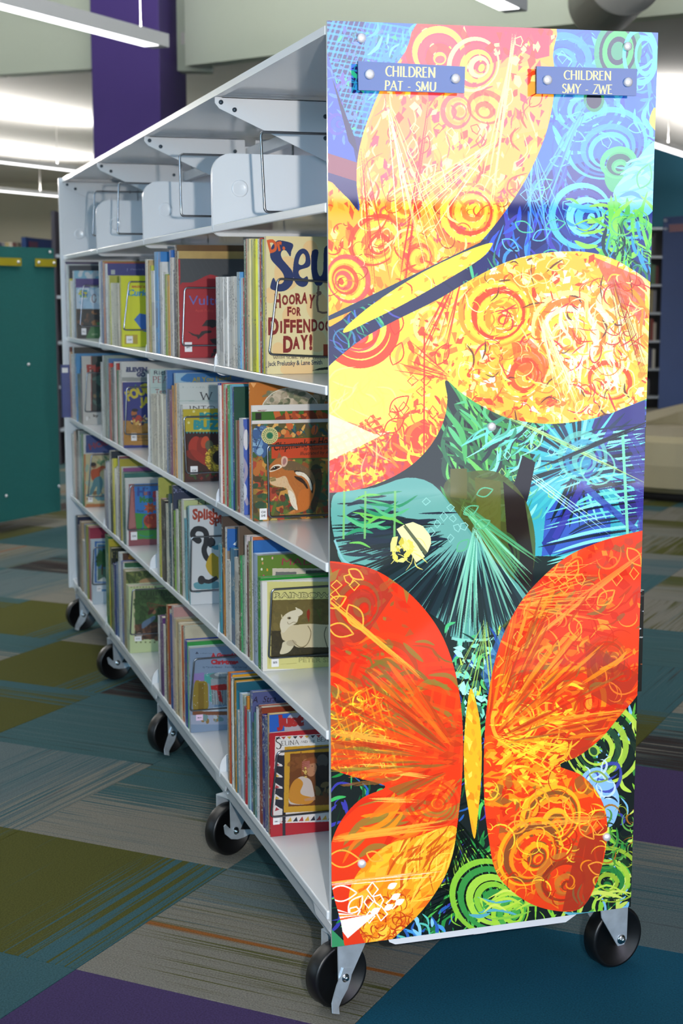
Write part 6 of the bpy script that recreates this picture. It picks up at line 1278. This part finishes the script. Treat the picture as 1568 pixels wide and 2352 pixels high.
def dome(px, py, Y, parent, r=.0082, name='screw_cap'):
    p = onY(px, py, Y); q = MB()
    q.lathe([(r, 0), (r, -.0035), (r*.93, -.0050), (r*.55, -.0072), (0, -.0082)], p, (0, 1, 0), 24); return q.build(name, M_screw, parent)
for x, y in ((829, 88), (1440, 107), (1128, 980), (830, 1983), (1392, 1922)): dome(x, y, 0, panel)
for lines, quad, scr, lab in ((('CHILDREN', 'PAT - SMU'), [(822,140),(1068,153),(1066,214),(823,207)], [(848,171),(1045,181)], 'navy name plate with pale gold capitals, left one on the panel'),
                    (('CHILDREN', 'SMY - ZWE'), [(1232,152),(1463,158),(1461,220),(1232,215)], [(1256,184),(1441,189)], 'navy name plate with pale gold capitals, right one on the panel')):
    ys = -.020; P = [onY(x, y, ys) for x, y in quad]; cw, ch = 984, 252
    can = Canvas(cw, ch, solve_h(quad, [(0,0),(cw,0),(cw,ch),(0,ch)]), '23508c'); gold = 'dcd07c'
    if lines[1].startswith('PAT'):
        serif(can, lines[0], 888, 174, 22, gold, width=116, wt=.17, ang=.03, sp=.05); serif(can, lines[1], 886, 206, 21, gold, width=120, wt=.17, ang=.03, sp=.05)
    else:
        serif(can, lines[0], 1294, 182, 20, gold, width=110, wt=.17, ang=.02, sp=.05); serif(can, lines[1], 1290, 213, 20, gold, width=117, wt=.17, ang=.02, sp=.05)
    f = [(p[0], ys, p[2]) for p in P]; bk = [(p[0], ys+.004, p[2]) for p in P]
    q = MB(); q.hexa([f[3], f[2], bk[2], bk[3], f[0], f[1], bk[1], bk[0]], 0, front=1)
    s = q.build('name_plate', [mat('plate_edge', '1c3450', .25), print_mat('plate_print', can, .12, .0, .5)], panel); s['label'] = lab
    # plates hang on stand-off screws: sub-parts belong to the panel branch
    for x, y in scr:
        p = onY(x, y, ys); q = MB(); q.lathe([(.0085, 0), (.0085, -.0035), (.0078, -.0052), (.0045, -.0074), (0, -.0082)], p, (0, 1, 0), 24); q.lathe([(.004, .004), (.004, .020)], p, (0, 1, 0), 12); q.build('standoff_screw', M_screw, panel)
# ------------------------------------------------------------------ furniture beyond the cart
M_tealp = mat('teal_fabric_panel', '1d6a66', .8, bump=.4, bscale=260, var=.10, vscale=40, stretch=(1, 1, 9))
M_navyp = mat('navy_panel', '1f3f74', .6, var=.05, vscale=3); M_yplate = mat('yellow_plate', 'b0a028', .4); M_rplate = mat('red_plate', '6a2440', .4)
M_wshelf = mat('grey_shelf_metal', 'b4bcc4', .4)
def slab(P0, P1, z0, z1, t, mt, name, parent=None):
    P0 = np.array(P0); P1 = np.array(P1); d = (P1-P0)/np.hypot(*(P1-P0)); n = np.array([-d[1], d[0]])*t
    q = MB(); q.prism([(*P0, z0), (*P1, z0), (*(P1+n), z0), (*(P0+n), z0)], (0, 0, z1-z0)); return q.build(name, mt, parent)
def block(c, d, l, w, z0, z1):
    """box with one corner c, length l along unit d, depth w to its left"""
    n = np.array([-d[1], d[0]]); c = np.array(c); return [c, c+d*l, c+d*l+n*w, c+n*w], z0, z1
# teal end panel of a book cart at the left: its face runs away at 45 degrees
pa = onD(140, 1190, 9.35)[:2]; u = np.array([-math.cos(math.radians(44)), -math.sin(math.radians(44))]); nrm = np.array([math.sin(math.radians(44)), -math.cos(math.radians(44))])
A0 = pa; A1 = pa + u*1.15; back = -nrm
t = empty('book_cart', (float(pa[0]), float(pa[1]), 0), 'book cart with a teal fabric end panel and two yellow plates, at left', 'bookcase')
zt_, zb_ = 1.655, .0
zt_ = float(onD(130, 573, 9.35)[2]); zb_ = float(onD(150, 1173, 9.35)[2])
slab(A1, A0, zb_, zt_, .03, M_tealp, 'end_panel', t)
def onface(px, py):
    v = ray(px, py); # intersect with vertical plane through pa with normal nrm
    k = ((pa - CAM[:2]) @ nrm) / (v[:2] @ nrm); return CAM + v*k
for (x0, y0), (x1, y1) in (((-20, 591), (44, 611)), ((77, 594), (124, 613))):
    a = onface(x0, y0); b = onface(x1, y1); q = MB(); o_ = nrm*.012
    q.prism([(a[0]+o_[0], a[1]+o_[1], a[2]), (b[0]+o_[0], b[1]+o_[1], a[2]), (b[0]+o_[0], b[1]+o_[1], b[2]), (a[0]+o_[0], a[1]+o_[1], b[2])], (nrm[0]*.006, nrm[1]*.006, 0)); pl = q.build('name_plate', M_yplate, t)
    for f in (.12, .88):
        p = a + (b-a)*f; p[2] = (a[2]+b[2])/2; q = MB(); q.lathe([(.009, .018), (.009, .024), (0, .028)], p, (nrm[0], nrm[1], 0), 10); q.build('screw_cap', M_screw, pl)
for x, y in ((114, 579), (65, 837), (135, 1117), (14, 1139)):
    p = onface(x, y); q = MB(); q.lathe([(.009, 0), (.009, .005), (0, .009)], p, (nrm[0], nrm[1], 0), 10); q.build('screw_cap', M_screw, t)
# its carcass behind the panel with shelves
q = MB(); 
for z in (zt_-.05, .25): q.prism([(*(A0+back*.03), z), (*(A1+back*.03), z), (*(A1+back*1.9), z), (*(A0+back*1.9), z)], (0, 0, .02))
q.build('shelf', M_wshelf, t)
for k, (s_, w_) in enumerate(((.3, .9), (.9, .9), (.3, 1.6), (.9, 1.6))):
    p = A0 + u*s_ + back*w_; q = MB(); q.lathe([(0, -.015), (.06, -.015), (.06, .015), (0, .015)], (p[0], p[1], .06), (u[0], u[1], 0), 20); c_ = q.build('caster', M_rubber, t)
    q = MB(); q.box((p[0]-.02, p[1]-.02, .11), (p[0]+.02, p[1]+.02, .26)); q.build('fork', M_zinc, c_)
q = MB(); q.prism([(*(A0+back*.03+u*.03), .12), (*(A1+back*.03-u*.03), .12), (*(A1+back*.06-u*.03), .12), (*(A0+back*.06+u*.03), .12)], (0, 0, 1.3)); q.build('frame', M_wshelf, t)
# open shelving glimpsed in the gap, and another between panel and teal wall at the right
def open_case(name, label, px0, px1, D, z1, levels, seed, mt_side, skew=0.0, books=True):
    a = onD(px0, 681, D)[:2]; b = onD(px1, 681, D+skew)[:2]; d = (b-a)/np.hypot(*(b-a)); l = np.hypot(*(b-a)); n = np.array([-d[1], d[0]])
    t = empty(name, (float((a[0]+b[0])/2), float((a[1]+b[1])/2), 0), label, 'bookcase')
    for s_ in (0, l-.03):
        q = MB(); P, z0_, z1_ = block(a+d*s_, d, .03, .3, 0, z1); q.prism([(*p, z0_) for p in P], (0, 0, z1_-z0_)); q.build('side_panel', mt_side, t)
    q = MB(); P, z0_, z1_ = block(a+n*.29, d, l, .01, 0, z1); q.prism([(*p, .0) for p in P], (0, 0, z1_)); q.build('back_panel', mat('case_back', '3c3a38', .7), t)
    rr = random.Random(seed); out = []
    for z in levels:
        q = MB(); P, z0_, z1_ = block(a+d*.03, d, l-.06, .28, z, z+.025); q.prism([(*p, z0_) for p in P], (0, 0, z1_-z0_)); q.build('shelf', M_wshelf, t)
    return a, d, n, l
def far_books(a, d, n, l, levels, seed, labf, group, maxn=14):
    rr = random.Random(seed); cols = ['8a3a30','c8c4b8','3a5a6a','6a5a48','2a2a30','a89868','5a2a28','4a6a50','7a7a80','b8b0a0','3a3a5a']
    for li, (z, zn) in enumerate(zip(levels, levels[1:])):
        s_ = .04; k = 0
        while s_ < l-.09 and k < maxn:
            w_ = rr.uniform(.025, .05); h = min(rr.uniform(.2, .28), zn-z-.04); co = rr.choice(cols); P, z0_, z1_ = block(a+d*s_+n*rr.uniform(.0,.03), d, w_-.002, .2, z+.0265, z+.0265+h)
            q = MB(); q.prism([(*p, z0_) for p in P], (0, 0, z1_-z0_)); o = q.build('book', mat('far_book_'+co, co, .5)); k += 1
            tag(o, labf(cname(co), li, k), 'book', group); s_ += w_
lv1 = [.27, .62, .98, 1.35, 1.68]
a, d, n, l = open_case('shelving_unit', 'white-edged open shelving seen in the gap right of the teal panel', 122, 330, 12.4, 2.05, lv1, 3, mat('dark_case_side', '4a4650', .6))
lv2 = [.12, .46, .80, 1.14, 1.48, 1.82, 2.16]
a2, d2, n2, l2 = open_case('shelving_unit', 'full open shelving between the art panel edge and the navy panel', 1380, 1560, 18.6, 2.2, lv2, 5, M_wshelf)
far_books(a2, d2, n2, l2, lv2[:-1] + [2.16], 7, lambda c, li, k: '%s book, %s on the %s shelf up of the shelving beside the navy panel' % (c, ORD[k-1], ORD[li]), 'books on the shelving beyond the art panel', 17)
q = MB()
# navy end panels
tn = empty('book_cart', (0, 0, 0), 'book cart with a tall navy end panel and maroon plate, at the right edge', 'bookcase')
a = onD(1518, 681, 14.6); b = onD(1760, 681, 13.6); tn.location = (float(a[0]), float(a[1]), 0)
zt2 = float(onD(1519, 500, 14.6)[2]); slab(a[:2], b[:2], .14, zt2, .04, M_navyp, 'end_panel', tn)
dd = (b-a)/np.linalg.norm(b-a); nn = np.array([dd[1], -dd[0]]) 
p0 = a[:2] + dd[:2]*.09 + nn*.012; p1 = a[:2] + dd[:2]*.75 + nn*.012; zc = float(onD(1540, 526, 14.6)[2]); slab(p0, p1, zc-.035, zc+.035, -.006, M_rplate, 'name_plate', tn)
for px, py in ((1530, 507), (1531, 526), (1600, 510)):
    v = ray(px, py); nv = np.array([dd[1], -dd[0]]); k = ((a[:2]-CAM[:2])@nv)/(v[:2]@nv); p = CAM + v*k; q = MB(); q.lathe([(.013, .0), (.013, .02), (0, .028)], p, (nv[0], nv[1], 0), 10); q.build('screw_cap', M_screw, tn)
bk = -nn
q = MB(); 
for z in (.2, .9, 1.6): q.prism([(*(a[:2]+bk*.05), z), (*(b[:2]+bk*.05), z), (*(b[:2]+bk*2.2), z), (*(a[:2]+bk*2.2), z)], (0, 0, .02))
q.build('shelf', M_wshelf, tn)
q = MB()
for s_, w_ in ((.1, .1), (.9, .1), (.1, 2.0), (.9, 2.0)):
    p = a[:2] + dd[:2]*s_ + bk*w_; q.box((p[0]-.03, p[1]-.03, 0), (p[0]+.03, p[1]+.03, 1.62))
q.build('frame', M_wshelf, tn)
tn2 = empty('book_cart', (0, 0, 0), 'book cart with a navy end panel showing above the teal panel', 'bookcase')
a = onD(63, 681, 13.4); b = onD(133, 681, 14.2); tn2.location = (float(a[0]), float(a[1]), 0); zt3 = float(onD(63, 545, 13.4)[2])
slab(a[:2], b[:2], .14, zt3, .04, M_navyp, 'end_panel', tn2)
dd = (b-a)[:2]/np.hypot(*(b-a)[:2]); nn = np.array([dd[1], -dd[0]]); zc = float(onD(80, 562, 13.4)[2]); slab(a[:2]+dd*.05+nn*.01, a[:2]+dd*.26+nn*.01, zc-.03, zc+.03, -.006, M_rplate, 'name_plate', tn2)
q = MB()
for s_, w_ in ((.02, .1), (.3, .1), (.02, 1.4), (.3, 1.4)):
    p = a[:2] + dd*s_ - nn*w_; q.box((p[0]-.02, p[1]-.02, 0), (p[0]+.02, p[1]+.02, 1.6))
q.prism([(*(a[:2]-nn*.05), 1.6), (*(b[:2]-nn*.05), 1.6), (*(b[:2]-nn*1.5), 1.6), (*(a[:2]-nn*1.5), 1.6)], (0, 0, .02)); q.build('frame', M_wshelf, tn2)
# low shelving with books far behind the teal panel top
a = onD(-80, 681, 16)[:2]; b = onD(62, 681, 16)[:2]; d = (b-a)/np.hypot(*(b-a)); l = np.hypot(*(b-a)); n = np.array([-d[1], d[0]]); zz = float(onD(30, 573, 16)[2])
tl_ = empty('shelving_unit', (float(a[0]), float(a[1]), 0), 'low shelving whose books show over the top of the teal panel', 'bookcase')
for k in range(4):
    q = MB(); P, z0_, z1_ = block(a, d, l, .3, k*zz/3.2, k*zz/3.2+.025); q.prism([(*p, z0_) for p in P], (0, 0, z1_-z0_)); q.build('shelf', M_wshelf, tl_)
for s_ in (0, l-.03):
    q = MB(); P, z0_, z1_ = block(a+d*s_, d, .03, .3, 0, zz+.02); q.prism([(*p, 0) for p in P], (0, 0, z1_)); q.build('side_panel', M_wshelf, tl_)
far_books(a, d, n, l, [3*zz/3.2, 3*zz/3.2+.2], 11, lambda c, li, k: '%s book, %s in the row over the teal panel top' % (c, ORD[k-1]), 'books above the teal panel', 18)
# beige curved seat
cs = onD(1640, 1060, 11.0); cx, cy = float(cs[0]), float(cs[1]); R0 = 1.02
tS = empty('lounge_seat', (cx, cy, 0), 'beige rounded lounge seat on the carpet right of the art panel', 'seat')
q = MB(); N = 40; rows = []
for i, (r, z) in enumerate([(R0-.06, .06), (R0, .10), (R0+.015, .25), (R0+.005, .40), (R0-.05, .44)]):
    rows.append([(cx + r*math.cos(2*PI*k/N), cy + r*math.sin(2*PI*k/N), (z if i < 3 else z + .24*max(0, math.cos(2*PI*k/N - .2))**1.2)) for k in range(N)])
for A, B in zip(rows, rows[1:]):
    for k in range(N): e = (k+1) % N; q.face([A[k], A[e], B[e], B[k]], smooth=True)
top = rows[-1]; inner = [(cx + (R0-.28)*math.cos(2*PI*k/N), cy + (R0-.28)*math.sin(2*PI*k/N), top[k][2]-.02) for k in range(N)]
for k in range(N): e = (k+1) % N; q.face([top[k], top[e], inner[e], inner[k]], smooth=True)
low = [(p[0], p[1], .40) for p in inner]
for k in range(N): e = (k+1) % N; q.face([inner[k], inner[e], low[e], low[k]])
q.face(low); q.face(rows[0][::-1]); q.build('upholstery', mat('beige_vinyl', 'a09678', .5, var=.04, vscale=4), tS)
q = MB(); q.lathe([(0, 0), (R0-.12, 0), (R0-.12, .06), (0, .06)], (cx, cy, 0), (0, 0, 1), 40); q.build('shadow_base', mat('under_seat_shadow', '1a1614', .7), tS)  # dark base added, its colour stands in for the shadow under the seat
